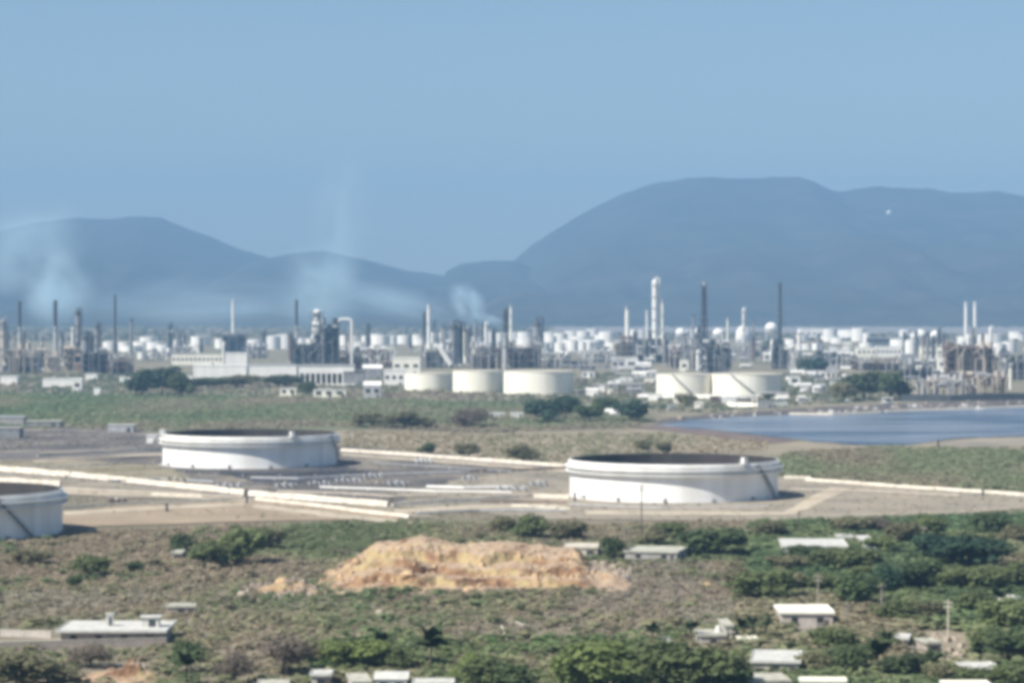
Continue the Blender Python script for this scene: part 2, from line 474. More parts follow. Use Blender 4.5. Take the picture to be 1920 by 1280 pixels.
def floating_tank(cx_px, base_py, label, stair_deg, gauge_degs):
    loc = G(cx_px, base_py)
    t = thing('storage_tank', label, 'storage tank', (loc.x, loc.y, 0.45), 0, 'large white open-topped tanks in the yard')
    n = 96
    mb = MB()
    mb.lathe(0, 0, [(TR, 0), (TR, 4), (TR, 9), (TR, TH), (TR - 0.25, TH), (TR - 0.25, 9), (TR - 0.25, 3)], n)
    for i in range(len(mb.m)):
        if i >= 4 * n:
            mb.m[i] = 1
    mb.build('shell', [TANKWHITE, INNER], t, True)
    MB().lathe(0, 0, [(TR + 1.2, 0), (TR + 1.2, -0.5), (TR - 1, -0.5), (TR - 1, 0.02)], n, close=True).build('foundation_ring', CONCG, t, True)
    for zz, ww in ((TH - 0.9, 0.8), (TH - 2.5, 2.1), (TH - 4.4, 1.9)):
        MB().lathe(0, 0, [(TR + 0.01, zz - 0.12), (TR + ww, zz - 0.12), (TR + ww, zz + 0.22), (TR + 0.01, zz + 0.22)], n).build('wind_girder', TANKWHITE, t)
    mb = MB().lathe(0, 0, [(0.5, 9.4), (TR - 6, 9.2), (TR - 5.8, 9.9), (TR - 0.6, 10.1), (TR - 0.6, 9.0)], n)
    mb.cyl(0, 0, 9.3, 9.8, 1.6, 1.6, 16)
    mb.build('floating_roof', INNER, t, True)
    a0 = math.radians(stair_deg)
    mb = MB()
    steps = 46
    for k in range(steps):
        a = a0 + k / steps * 0.36
        z = (TH - 1.0) * (1 - k / steps)
        rr = TR + 0.75
        mb.box(rr * math.cos(a), rr * math.sin(a), z - 0.2, 1.3, 0.35, 0.12, a)
        mb.box((rr + .62) * math.cos(a), (rr + .62) * math.sin(a), z - 0.35, 0.08, 0.42, 0.4, a)
        mb.box((rr + .62) * math.cos(a), (rr + .62) * math.sin(a), z + 0.9, 0.08, 0.42, 0.1, a)
        if k % 3 == 0:
            mb.box((rr + .62) * math.cos(a), (rr + .62) * math.sin(a), z - 0.2, 0.07, 0.07, 1.2, a)
    mb.build('stair', DARK, t)
    for gd in gauge_degs:
        a = math.radians(gd)
        x, y = (TR + 0.7) * math.cos(a), (TR + 0.7) * math.sin(a)
        gp = MB().box(x, y, TH - 0.1, 3.4, 3.0, 0.2, a).box(x, y, TH + 0.1, 1.8, 1.8, 2.2, a).build('gauge_platform', TANKWHITE, t)
        mr = MB()
        for sx in (-1.6, 1.6):
            for sy in (-1.4, 1.4):
                mr.box(x + sx * math.cos(a) - sy * math.sin(a), y + sx * math.sin(a) + sy * math.cos(a), TH + 0.1, 0.1, 0.1, 1.2)
        for zz in (0.6, 1.2):
            for o in (-1.6, 1.6):
                mr.box(x + o * math.cos(a), y + o * math.sin(a), TH + zz, 0.12, 3.0, 0.08, a)
                mr.box(x - o * .875 * math.sin(a), y + o * .875 * math.cos(a), TH + zz, 3.3, 0.12, 0.08, a)
        mr.build('handrail', LGREY, gp)
    mb = MB()
    mb.tube((0, 0, 10.2), ((TR - 1) * math.cos(a0), (TR - 1) * math.sin(a0), TH - 0.4), 0.35, 0.35, 6)
    mb.build('roof_ladder', GREYM, t)
    for k in range(5):
        a = math.radians(-150 + k * 26)
        MB().cyl(TR * math.cos(a), TR * math.sin(a), 0.2, 1.5, 0.6, 0.6, 10).tube(((TR - .2) * math.cos(a), (TR - .2) * math.sin(a), 1.0), ((TR + 2.2) * math.cos(a), (TR + 2.2) * math.sin(a), 1.0), 0.3, 0.3, 8).build('nozzle', GREYM, t, True)
    return t

floating_tank(1263, 930, 'nearest whole open-topped white storage tank with dark inside, at the right of the yard', -43, (-53,))
floating_tank(469, 870, 'farther open-topped white storage tank with a small platform on its rim', -20, (-57, 198))
floating_tank(-118, 1001, 'white storage tank cut off by the left edge with a slanting dark stair', -52, (-75,))

# ---------------------------------------------------------------- bund walls and paths of the tank yard
def bund(pts, h, w, label, m=CONCB, name='bund_wall', cat='wall', top=None):
    """a low wall running along points of the plain, battered sides, uneven top"""
    ws = [G(*p) for p in pts]
    path = []
    for a, c in zip(ws, ws[1:]):
        n = max(2, int((c - a).length / 7))
        for k in range(n):
            path.append(a.lerp(c, k / n))
    path.append(ws[-1])
    org = path[0].copy()
    vs, fs = [], []
    for i, q in enumerate(path):
        d = (path[min(i + 1, len(path) - 1)] - path[max(i - 1, 0)]).normalized()
        s = Vector((-d.y, d.x, 0))
        hh = h * (0.9 + 0.2 * noise.noise(q * 0.11))
        tw = w * (0.45 if top is None else top)
        for o, z in ((-w, -0.1), (-tw, hh), (tw, hh), (w, -0.1)):
            v = q + s * (o * 0.5) - org
            vs.append((v.x, v.y, z))
    for i in range(len(path) - 1):
        a = i * 4
        fs += [(a + k, a + k + 1, a + k + 5, a + k + 4) for k in range(3)]
    fs += [(0, 1, 2, 3), tuple(len(vs) - 4 + k for k in (3, 2, 1, 0))]
    fs = [tuple(reversed(f)) for f in fs]
    return tag(MB().add(vs, fs).build(name, m, loc=(org.x, org.y, 0.3)), label, cat, 'low pale walls around the tank yard')

bund([(-90, 872), (0, 883), (133, 894)], 2.4, 1.9, 'bright cream bund wall running in from the left edge behind the cut-off tank')
bund([(135, 894), (350, 916), (460, 928)], 2.3, 1.9, 'bright cream bund wall in front of the farther open tank')
bund([(465, 929), (600, 940), (728, 950)], 2.3, 1.9, 'bright cream bund wall running on from the dark gate post')
bund([(-60, 902), (114, 913)], 2.6, 2.0, 'thick cream bund wall just behind the cut-off tank')
bund([(20, 880), (170, 874), (290, 867)], 1.1, 1.0, 'thin cream wall ending at the foot of the farther open tank')
bund([(70, 856), (180, 850), (302, 844)], 1.1, 1.0, 'thin pale wall farthest back left of the farther open tank', CONC)
bund([(116, 955), (280, 946), (450, 939)], 1.4, 1.2, 'pale wall right of the cut-off tank meeting the gate post', CONC)
bund([(285, 929), (330, 931), (380, 933)], 1.0, 1.0, 'short pale wall stub in front of the long cream wall', CONC)
bund([(480, 938), (600, 951), (700, 964), (768, 971)], 1.2, 1.2, 'lower cream wall along the near edge of the sandy strip')
bund([(735, 950), (860, 942), (1000, 933), (1066, 935)], 1.5, 1.3, 'cream wall running to the left foot of the nearest whole tank')
bund([(640, 846), (760, 854), (900, 864), (1062, 876)], 1.5, 1.4, 'long cream wall between the two whole tanks, far side of the yard')
bund([(1470, 897), (1520, 898)], 1.3, 1.2, 'short white wall stub right behind the nearest whole tank', CONC)
bund([(1512, 901), (1700, 915), (1840, 924), (2000, 936)], 1.2, 1.4, 'long pale wall below the bushes at the right edge')
bund([(1068, 947), (1240, 953), (1440, 950)], 0.5, 1.6, 'low grey kerb wall under the nearest whole tank', CONCG)
bund([(960, 950), (1070, 955)], 0.8, 1.0, 'short grey wall left of the nearest whole tank foot', CONC)
bund([(0, 992), (60, 1004), (180, 996)], 0.6, 1.5, 'low grey kerb wall under the cut-off tank', CONCG)

def gate_post(px, py, h, label, m=DARK):
    l = G(px, py)
    t = thing('gate_post', label, 'post', (l.x, l.y, 0.3))
    MB().box(0, 0, 0, 0.9, 0.9, h, taper=0.8).build('post', m, t)
    MB().box(0, 0, h, 1.3, 1.3, 0.25).build('cap', m, t)
    return t
gate_post(463, 944, 4.6, 'dark square gate post at the break in the cream wall')
gate_post(735, 945, 2.4, 'dark brown post where the two cream walls meet', RUST)
gate_post(313, 960, 2.6, 'small dark post standing on the sandy strip')
gate_post(125, 900, 1.6, 'small grey post by the long cream wall at left', GREYM)
gate_post(1078, 940, 3.0, 'dark post at the left foot of the nearest whole tank')
gate_post(1759, 842, 4.5, 'lone dark post on the shore of the lagoon')
gate_post(1843, 930, 2.6, 'dark stubby post on the long pale wall at right')

def manifold(px, py, wpx, label, n=4, m=LGREY):
    l = G(px, py); s = l.y / F; w = wpx * s
    t = thing('pipe_manifold', label, 'pipework', (l.x, l.y, 0.35), 0, 'pipe manifolds on the yard')
    MB().pipe([(-w / 2, 0, 0.9), (w / 2, 0, 0.9)], 0.35).pipe([(-w / 2, 1.6, 1.3), (w / 2, 1.6, 1.3)], 0.3).build('header_pipe', m, t, True)
    for k in range(n):
        x = -w / 2 + w * (k + 0.5) / n
        MB().pipe([(x, -1.2, 0.0), (x, -1.2, 1.9), (x, 1.6, 1.9), (x, 1.6, 1.3)], 0.28).build('riser', m, t, True)
        MB().cyl(x, -1.2, 1.9, 2.3, 0.55, 0.55, 10).build('valve', TANKWHITE if k % 2 else GREYM, t)
    for k in range(3):
        MB().box(-w * .4 + w * .4 * k, 0.6, 0, 0.6, 2.4, 0.55).build('support', CONC, t)
    return t
manifold(430, 916, 50, 'pale pipe manifold just behind the dark gate post')
manifold(535, 915, 40, 'pale pipe manifold in front of the farther tank, right of the gate post', 3)
manifold(600, 912, 46, 'light pipe manifold on the grey patch right of the farther tank', 5)
manifold(655, 906, 54, 'widest light pipe manifold at the edge of the dark yard', 5)
manifold(745, 911, 40, 'small light pipe manifold beside the wall of grey earth', 3)
manifold(795, 868, 34, 'white pipe manifold alone on the dark yard', 4, TANKWHITE)
manifold(880, 902, 30, 'grey pipe manifold on the pale pad between the tanks', 3)
manifold(960, 922, 60, 'long low pipe manifold by the wall left of the nearest tank', 4)
def run_pipe(pts, r, label, m=LGREY):
    w = [G(*p) for p in pts]; o = w[0].copy()
    mb = MB().pipe([tuple(q - o + Vector((0, 0, 0.9))) for q in w], r)
    t = thing('pipeline', label, 'pipeline', (o.x, o.y, 0.3))
    mb.build('pipe', m, t, True)
    for a, c in zip(w, w[1:]):
        n = max(1, int((c - a).length / 12))
        for k in range(n):
            q = a.lerp(c, (k + .5) / n) - o
            MB().box(q.x, q.y, 0, 0.8, 0.8, 0.6).build('support', CONC, t)
run_pipe([(640, 897), (760, 893), (880, 889)], 0.5, 'pale pipeline crossing the yard from the manifolds toward the right')
run_pipe([(800, 917), (870, 919), (960, 917)], 0.5, 'white pipeline lying on the pale pad left of the nearest tank', TANKWHITE)
run_pipe([(470, 900), (560, 902), (640, 898)], 0.45, 'grey pipeline across the dark yard below the farther tank')
run_pipe([(870, 886), (1000, 884), (1066, 880)], 0.45, 'brownish pipeline running toward the nearest whole tank', RUST)

run_pipe([(120, 921), (260, 927), (400, 934), (456, 936)], 0.4, 'thin pale pipeline below the long cream wall at left', TAN)
run_pipe([(200, 906), (300, 902), (400, 908)], 0.4, 'thin grey pipeline crossing behind the long cream wall', LGREY)
run_pipe([(520, 926), (640, 930), (740, 936), (820, 934)], 0.45, 'pale pipeline just behind the right end of the cream wall', TAN)
run_pipe([(600, 918), (720, 922), (820, 926), (960, 928)], 0.4, 'long thin pale pipeline in front of the widest manifold', WHITE)
run_pipe([(700, 872), (820, 880), (960, 888)], 0.4, 'thin dark pipeline across the dark yard right of the farther tank', GREYM)
run_pipe([(780, 968), (900, 962), (1060, 962)], 0.4, 'thin grey pipeline at the near edge of the pale pad', LGREY)
run_pipe([(900, 944), (980, 945), (1062, 948)], 0.4, 'thin brown pipeline before the wall left of the nearest tank', RUST)
run_pipe([(0, 868), (120, 864), (300, 858)], 0.45, 'pale pipeline at the far left between the thin cream walls', TAN)
run_pipe([(1480, 922), (1640, 926), (1800, 934)], 0.35, 'thin pale pipeline on the pad at the right', TAN)
run_pipe([(330, 886), (420, 893), (560, 893), (680, 889)], 0.35, 'thin dark pipeline at the near foot of the farther tank', DARK)
manifold(330, 905, 40, 'tan pipe manifold behind the long cream wall at left', 3, TAN)
manifold(700, 897, 40, 'light pipe manifold at the pale pipeline crossing the yard', 4)
manifold(1010, 912, 36, 'light pipe manifold close to the left of the nearest tank', 3)
manifold(220, 946, 36, 'rusty pipe manifold on the sandy ground right of the cut-off tank', 3, RUST)

# ---------------------------------------------------------------- refinery: stacks and towers
def stack(px, ytop, ybase, wpx, style, label, short, plats=2, name='chimney_stack', cat='chimney'):
    l = G(px, ybase); s = l.y / F
    h = (ybase - ytop) * s; r = wpx * s / 2
    t = thing(name, label, cat, (l.x, l.y, 0))
    body, band = {'dark': (DARK, DARK), 'white': (WHITE, WHITE), 'twotone': (LGREY, DARK), 'tan': (TAN, GREYM), 'grey': (GREYM, DARK), 'flare': (DARK, DARK), 'cream': (CREAM, LGREY), 'rust': (RUST, DARK)}[style]
    tip = h * (0.80 if style in ('twotone', 'tan') else 0.93)
    rt = r * (0.82 if name == 'chimney_stack' else 1.0)
    if style == 'twotone':
        tip = h * 0.62
    rm = r + (rt - r) * tip / h
    MB().cyl(0, 0, 0, tip, r, rm, 14).build('shaft', body, t, True)
    mb = MB().cyl(0, 0, tip, h, rm, rt, 14)
    if name == 'distillation_column':
        mb.lathe(0, 0, [(rt, h), (rt * 0.8, h + rt * 0.5), (rt * 0.35, h + rt * 0.8), (0.05, h + rt * 0.85)], 14)
        mb.pipe([(0, 0, h + rt * .8), (0, 0, h + rt * 1.3), (rt * 1.5, 0, h + rt * 1.3), (rt * 1.5, 0, h * 0.25)], rt * 0.22, 6)
    else:
        mb.lathe(0, 0, [(rt * 1.12, h - rt * 0.8), (rt * 1.12, h + 0.1), (rt * 0.8, h + 0.1)], 14)
    mb.build('tip' if name != 'distillation_column' else 'head', band, t, True)
    for k in range(plats):
        z = h * (0.95 - k * 0.75 / max(plats, 1))
        rr = r + (rt - r) * z / h
        pl = MB().lathe(0, 0, [(rr * .98, z), (rr + 1.3, z), (rr + 1.3, z + 0.35), (rr * .98, z + 0.35)], 14, close=True)
        for a in range(7):
            pl.box((rr + 1.25) * math.cos(a * .9), (rr + 1.25) * math.sin(a * .9), z + .3, .15, .15, 1.3)
        pl.lathe(0, 0, [(rr + 1.2, z + 1.5), (rr + 1.35, z + 1.5), (rr + 1.35, z + 1.65)], 14)
        pl.build('platform', GREYM if style != 'white' else LGREY, t)
    mb = MB()
    mb.box(-(r + .5), -0.5, 0, .25, 0.9, h * .95).build('ladder', GREYM, t)
    MB().cyl(0, 0, 0, min(4, h * .06), r * 1.35, r * 1.15, 14).build('base', CONCG, t, True)
    LAND.append((px, short))
    return t

def lattice_flare(px, ytop, ybase, wpx, label, short):
    l = G(px, ybase); s = l.y / F
    h = (ybase - ytop) * s; w = wpx * s
    t = thing('flare_tower', label, 'flare tower', (l.x, l.y, 0))
    LAND.append((px, short))
    mb = MB()
    n = 12
    W = lambda k: w * (1.0 - 0.62 * k / n) / 2
    cs = [(-1, -1), (1, -1), (1, 1), (-1, 1)]
    for k in range(n):
        z0, z1 = h * k / n, h * (k + 1) / n
        for j in range(4):
            a, c = cs[j], cs[(j + 1) % 4]
            mb.tube((a[0] * W(k), a[1] * W(k), z0), (a[0] * W(k + 1), a[1] * W(k + 1), z1), 0.5, 0.5, 5)
            mb.tube((a[0] * W(k), a[1] * W(k), z0), (c[0] * W(k + 1), c[1] * W(k + 1), z1), 0.28, 0.28, 4)
            mb.tube((a[0] * W(k + 1), a[1] * W(k + 1), z1), (c[0] * W(k + 1), c[1] * W(k + 1), z1), 0.28, 0.28, 4)
    mb.build('lattice', DARK, t)
    MB().cyl(0, 0, 0, h * 1.02, 1.5, 1.3, 10).build('riser', DARK, t, True)
    MB().cyl(0, 0, h * .97, h * 1.02, 2.2, 2.4, 10).build('tip', LGREY, t, True)
    for z in (0.92, 0.6):
        MB().box(0, 0, h * z, w * .8, w * .8, 0.5).build('platform', GREYM, t)

S = stack
COLM = dict(name='distillation_column', cat='column')
S(6, 602, 694, 11, 'tan', 'tan column half cut by the left edge', 'tan edge column', 3, **COLM)
S(37, 565, 690, 7, 'twotone', 'slim pale chimney with a dark tip, first from the left', 'first dark-tipped chimney', 2)
S(46, 622, 690, 5, 'dark', 'short dark chimney stub beside the first dark-tipped chimney', 'short dark stub', 1)
S(104, 563, 692, 8, 'twotone', 'tall chimney dark above and tan below, standing in the left smoke', 'smoky two-tone chimney', 2)
S(136, 616, 664, 5, 'white', 'thin white column in front of the thick dark tower', 'thin white column', 1, **COLM)
S(146, 584, 690, 10, 'grey', 'thick dark grey tower with a wide head among the left units', 'thick dark left tower', 4, **COLM)
S(160, 632, 694, 15, 'grey', 'squat grey tower right of the thick dark left tower', 'squat grey tower', 2, **COLM)
S(182, 610, 697, 9, 'grey', 'greenish grey column with platforms at the right of the left units', 'greenish column', 4, **COLM)
S(173, 630, 690, 5, 'dark', 'thin dark column touching the greenish column', 'thin dark column', 1, **COLM)
S(216, 553, 668, 5.5, 'dark', 'tallest thin dark chimney of the left half', 'tallest left dark chimney', 1)
S(246, 597, 665, 7, 'grey', 'medium grey chimney right of the tallest left dark one', 'medium grey chimney', 1)
S(318, 623, 662, 7, 'dark', 'short dark column alone before the far white tanks', 'short lone dark column', 1, **COLM)
S(332, 620, 657, 4, 'grey', 'thin short grey chimney beside the short lone dark column', 'thin short grey chimney', 0)
S(347, 626, 660, 5, 'dark', 'tiny dark chimney right of the thin short grey one', 'tiny dark chimney', 0)
S(378, 633, 662, 6, 'dark', 'small dark chimney left of the white-topped grey unit', 'small dark chimney', 1)
S(437, 562, 645, 6, 'white', 'white chimney rising out of a dark grey block', 'white chimney on the block', 2)
S(495, 622, 660, 7, 'dark', 'short dark column right of the dark grey block', 'short dark block-side column', 1, **COLM)
S(556, 562, 690, 6, 'twotone', 'thin dark-tipped chimney left of the reactor tower', 'reactor-side chimney', 2)
S(690, 606, 668, 7, 'dark', 'dark chimney right of the bent white pipe', 'dark chimney past the bent pipe', 1)
S(770, 626, 655, 6, 'dark', 'stubby dark chimney over the far tanks', 'stubby dark chimney', 0)
S(795, 588, 665, 6, 'dark', 'dark column half behind the white central chimney', 'dark column by the central chimney', 2, **COLM)
S(804, 572, 652, 8, 'white', 'white central chimney with a dark column close by', 'white central chimney', 2)
S(814, 600, 650, 4, 'dark', 'thin dark pipe stack right of the white central chimney', 'thin dark central pipe', 0)
S(850, 612, 688, 16, 'grey', 'thick grey-green drum tower, left of a close pair', 'left drum tower', 2, **COLM)
S(863, 612, 686, 12, 'dark', 'thick dark drum tower, right of a close pair', 'right drum tower', 2, **COLM)
S(872, 616, 684, 7, 'cream', 'pale column standing against the dark drum towers', 'pale drum-side column', 1, **COLM)
S(880, 618, 684, 7, 'dark', 'dark column at the right end of the drum towers', 'dark drum-side column', 1, **COLM)
S(905, 598, 662, 6, 'dark', 'dark chimney under the wisp of smoke', 'dark chimney under the wisp', 1)
S(947, 582, 692, 8, 'twotone', 'tall pale-and-dark column behind the cream tank row', 'tall column behind cream tanks', 4, **COLM)
S(958, 571, 645, 6, 'cream', 'pale thin chimney right of the tall column behind the cream tanks', 'pale thin chimney', 3)
S(1006, 606, 668, 16, 'grey', 'thick dark grey stump tower beyond the third cream tank', 'thick stump tower', 2, **COLM)
S(1176, 575, 648, 9, 'cream', 'pinkish white chimney on a small pink unit', 'pinkish white chimney', 1)
S(1213, 582, 664, 5, 'white', 'thin white chimney left of the tallest white tower', 'thin white chimney', 1)
S(1228, 528, 670, 11, 'white', 'tallest white tower of the refinery with dark piping', 'tallest white tower', 5, **COLM)
S(1242, 561, 664, 5, 'cream', 'pale thin chimney with bulging top right of the tallest white tower', 'pale bulging chimney', 3)
S(1300, 590, 650, 5, 'grey', 'thin grey chimney left of the big dark flare tower', 'thin grey flare-side chimney', 2)
lattice_flare(1320, 532, 692, 17, 'big dark lattice flare tower, tallest on the right half', 'big dark flare tower')
S(1364, 594, 650, 4, 'cream', 'thin pale chimney between the flare tower and the domed tank', 'thin pale middle chimney', 1)
S(1394, 580, 668, 5, 'white', 'white column with dark fittings in front of the domed tank', 'white column by the dome', 4, **COLM)
S(1413, 598, 660, 4, 'grey', 'thin grey chimney right of the domed tank', 'thin grey dome-side chimney', 2)
S(1462, 530, 668, 8, 'dark', 'tall solitary dark chimney right of the round white sphere', 'solitary dark chimney', 2)
S(1447, 640, 672, 6, 'white', 'short white column below the round white sphere', 'short white sphere column', 0, **COLM)
S(1498, 622, 680, 7, 'white', 'white post-like column left of the far pale roofs', 'white post column', 1, **COLM)
S(1534, 628, 662, 5, 'grey', 'short grey column by the far pale roofs', 'short grey roof-side column', 1, **COLM)
S(1811, 566, 645, 7, 'white', 'left one of twin white chimneys over the brown furnace', 'left twin chimney', 1)
S(1828, 566, 645, 7, 'white', 'right one of twin white chimneys over the brown furnace', 'right twin chimney', 1)
S(1842, 628, 690, 5, 'rust', 'thin brown column at the right shoulder of the brown furnace', 'thin brown furnace column', 1, **COLM)
S(1894, 684, 732, 6, 'cream', 'cream column near the right edge above the shore', 'cream shore column', 1, **COLM)

# slim stacks and columns that crowd between the named ones
ex = random.Random(21)
EXTRA = []
LAND_EXTRA = [(280, 'dark green tree clump'), (470, 'long white hall'), (610, 'reactor tower'), (760, 'white block house'), (1060, 'third cream tank'), (1100, 'cluttered pipe yard')]
LAND.extend(LAND_EXTRA)
for x0, x1, n in ((8, 200, 12), (300, 420, 5), (540, 700, 10), (780, 1020, 14), (1160, 1260, 7), (1275, 1500, 16), (1690, 1915, 14)):
    for k in range(n):
        px = ex.uniform(x0, x1); yb = ex.uniform(655, 696); yt = yb - ex.uniform(28, 66)
        st = ex.choice(('dark', 'grey', 'white', 'tan', 'grey', 'dark', 'rust'))
        nm = {'dark': 'slim dark', 'grey': 'slim grey', 'white': 'slim white', 'tan': 'slim tan', 'rust': 'slim rusty'}[st]
        EXTRA.append((px, yt, yb, ex.uniform(3, 7), st, nm, ex.random() < .6))
for px, yt, yb, w_, st, nm, colm in EXTRA:
    lab = relation(px, f"{nm} {'column' if colm else 'chimney'}")
    S(px, yt, yb, w_, st, lab, 'x', ex.choice((0, 1, 2)), **(COLM if colm else {}))
    LAND.pop()
del LAND[-len(LAND_EXTRA):]

# extra landmarks that are not stacks
LAND += [(280, 'dark green tree clump'), (470, 'long white hall'), (610, 'reactor tower'), (760, 'white block house'), (1060, 'third cream tank'), (1100, 'cluttered pipe yard'), (1285, 'first stair tank'), (1405, 'second stair tank'), (1560, 'far pale roofs'), (1640, 'grey-green thicket'), (1708, 'tall white drum'), (1770, 'white frame house'), (1885, 'dark pyramid roof'), (710, 'pale slab building')]

# process units: steel frames with decks and vessels
def process_unit(px0, px1, ytop, ybase, label, m=GREYM, vm=LGREY, nx=4, decks=3, depth=None, fill=0.5, block=None):
    l = G((px0 + px1) / 2, ybase); s = l.y / F
    w = (px1 - px0) * s; h = (ybase - ytop) * s; d = depth or min(w, 22)
    t = thing('process_unit', label, 'process unit', (l.x, l.y + d / 2, 0))
    cw = max(0.7, w * 0.02)
    for i in range(nx):
        x = -w / 2 + w * i / (nx - 1)
        for y in (-d / 2, d / 2):
            MB().box(x, y, 0, cw, cw, h * (0.8 + 0.2 * rnd.random())).build('column', m, t)
    for k in range(decks):
        z = h * (k + 1) / (decks + 0.6)
        MB().box(0, 0, z, w + cw, d + cw, 0.8).build('deck', m, t)
    for k in range(decks + 1):
        z = h * k / (decks + 0.6) + 0.8
        hh = h / (decks + 0.6) - 1.2
        for i in range(nx - 1):
            if rnd.random() < fill:
                x = -w / 2 + w * (i + 0.5) / (nx - 1)
                rr = min(w / (nx - 1) * 0.36, hh * .55)
                q = rnd.random()
                if q < .45:
                    MB().cyl(x, -d * .2, z, z + hh, rr, rr, 10).build('vessel', vm, t, True)
                elif q < .75:
                    MB().tube((x - rr * 1.3, -d * .25, z + hh * .5), (x + rr * 1.3, -d * .25, z + hh * .5), hh * .4, hh * .4, 10).build('vessel', vm, t, True)
                else:
                    MB().box(x, -d * .1, z, rr * 2.1, d * .6, hh * .9).build('housing', m, t)
    for k in range(nx):
        x = -w / 2 + w * rnd.random()
        MB().pipe([(x, -d / 2 - 1, 0.5), (x, -d / 2 - 1, h * rnd.uniform(.5, .95)), (x + w * rnd.uniform(-.3, .3), -d / 2 - 1, h * rnd.uniform(.5, .95))], max(.4, w * .012), 6).build('pipe', vm, t, True)
    if block:
        MB().box(0, d * 0.3, 0, w * .95, d * .35, h * block).build('back_block', m, t)
    return t

PU = process_unit
PU(2, 72, 648, 700, 'grey pipe-laden unit under the first dark-tipped chimney', GREYM, TAN, 6, 3, fill=.7, block=.55)
PU(84, 108, 660, 696, 'low tan unit at the foot of the smoky two-tone chimney', TAN, TAN, 3, 2, block=.7)
PU(115, 150, 646, 694, 'tan furnace block with dark slots below the thin white column', TAN, DARK, 4, 3, block=.95)
PU(150, 200, 655, 700, 'dark grey unit around the greenish column', DARK, GREYM, 4, 3, block=.8)
PU(200, 245, 668, 702, 'brownish low unit right of the greenish column', RUST, GREYM, 5, 2, block=.5)
PU(268, 322, 655, 676, 'grey low unit before the short lone dark column', GREYM, WHITE, 5, 2)
PU(414, 461, 626, 660, 'dark grey block below the white chimney', DARK, GREYM, 4, 3, block=1.0)
PU(545, 600, 640, 694, 'dark grey columned furnace left of the reactor tower', DARK, GREYM, 7, 2, block=.9)
PU(600, 634, 600, 694, 'dark tall reactor tower frame stepping down to the right', DARK, GREYM, 4, 6, block=.85, fill=.7)
PU(634, 690, 655, 692, 'brown-grey low unit under the bent white pipe', RUST, LGREY, 5, 2, block=.6)
PU(785, 835, 648, 690, 'purple-grey unit below the white central chimney', GREYM, WHITE, 5, 3, block=.7)
PU(880, 940, 645, 692, 'unit of many small vessels under the wisp of smoke', RUST, LGREY, 7, 3, fill=.8, block=.5)
PU(950, 1015, 645, 690, 'brown-grey wide unit before the thick stump tower', RUST, GREYM, 6, 3, block=.8)
PU(1150, 1190, 632, 668, 'small pinkish unit at the foot of the pinkish white chimney', TAN, RUST, 4, 3, block=.7)
PU(1194, 1255, 640, 680, 'open pale frame around the tallest white tower', LGREY, DARK, 6, 2)
PU(1280, 1312, 640, 692, 'grey unit left of the big dark flare tower', GREYM, LGREY, 4, 4, block=.5)
PU(1318, 1368, 640, 702, 'blue-grey cluttered unit right of the big dark flare tower', DARK, LGREY, 5, 4, fill=.8, block=.8)
PU(1372, 1402, 640, 672, 'pale frame unit below the domed tank', LGREY, GREYM, 4, 2)
PU(1404, 1440, 642, 680, 'grey-green frame unit between the dome and the solitary chimney', GREYM, LGREY, 4, 3)
PU(1450, 1486, 640, 692, 'greenish dark unit at the foot of the solitary dark chimney', DARK, GREYM, 4, 3, block=.7)
PU(1500, 1560, 660, 696, 'dark grey unit below the far pale roofs', DARK, LGREY, 5, 2, block=.6)
PU(1690, 1755, 676, 712, 'dark rack unit under the tall white drum', DARK, LGREY, 6, 2, block=.5)
PU(1776, 1866, 645, 706, 'large brown furnace under the twin white chimneys', RUST, TAN, 7, 4, block=.95)
PU(1716, 1810, 706, 742, 'pale pipe rack standing over the shore', TAN, LGREY, 9, 2, depth=14)
PU(1800, 1890, 700, 738, 'brown-grey pipe rack at the shore below the furnace', RUST, TAN, 8, 2, depth=14)
PU(1880, 1935, 655, 712, 'grey unit at the right edge under the dark pyramid roof', GREYM, LGREY, 5, 3, block=.6)

for px0, px1, yt, yb, lab, m_, v_ in (
    (48, 86, 655, 692, 'grey unit between the two dark-tipped left chimneys', GREYM, TAN), (322, 360, 648, 668, 'small grey unit by the thin short grey chimney', GREYM, WHITE),
    (462, 500, 645, 672, 'grey low unit left of the columned furnace', GREYM, LGREY), (690, 735, 652, 684, 'brown unit right of the bent white pipe', RUST, WHITE),
    (836, 850, 640, 690, 'narrow grey frame left of the drum towers', GREYM, LGREY), (1020, 1070, 660, 690, 'grey unit behind the third cream tank', GREYM, WHITE),
    (1090, 1150, 655, 680, 'pale frame unit in the cluttered pipe yard', LGREY, WHITE), (1254, 1282, 650, 690, 'brown unit right of the tallest white tower', RUST, LGREY),
    (1480, 1502, 650, 700, 'grey unit right of the solitary dark chimney', GREYM, WHITE), (1560, 1606, 662, 692, 'dark pipe unit under the white building', DARK, WHITE),
    (1604, 1690, 672, 694, 'long brown-grey unit under the longer white building', RUST, LGREY), (1862, 1884, 668, 704, 'dark unit right of the brown furnace', DARK, TAN)):
    PU(px0, px1, yt, yb, lab, m_, v_, 5, 3, fill=.7, block=rnd.choice((None, .5, .7)))

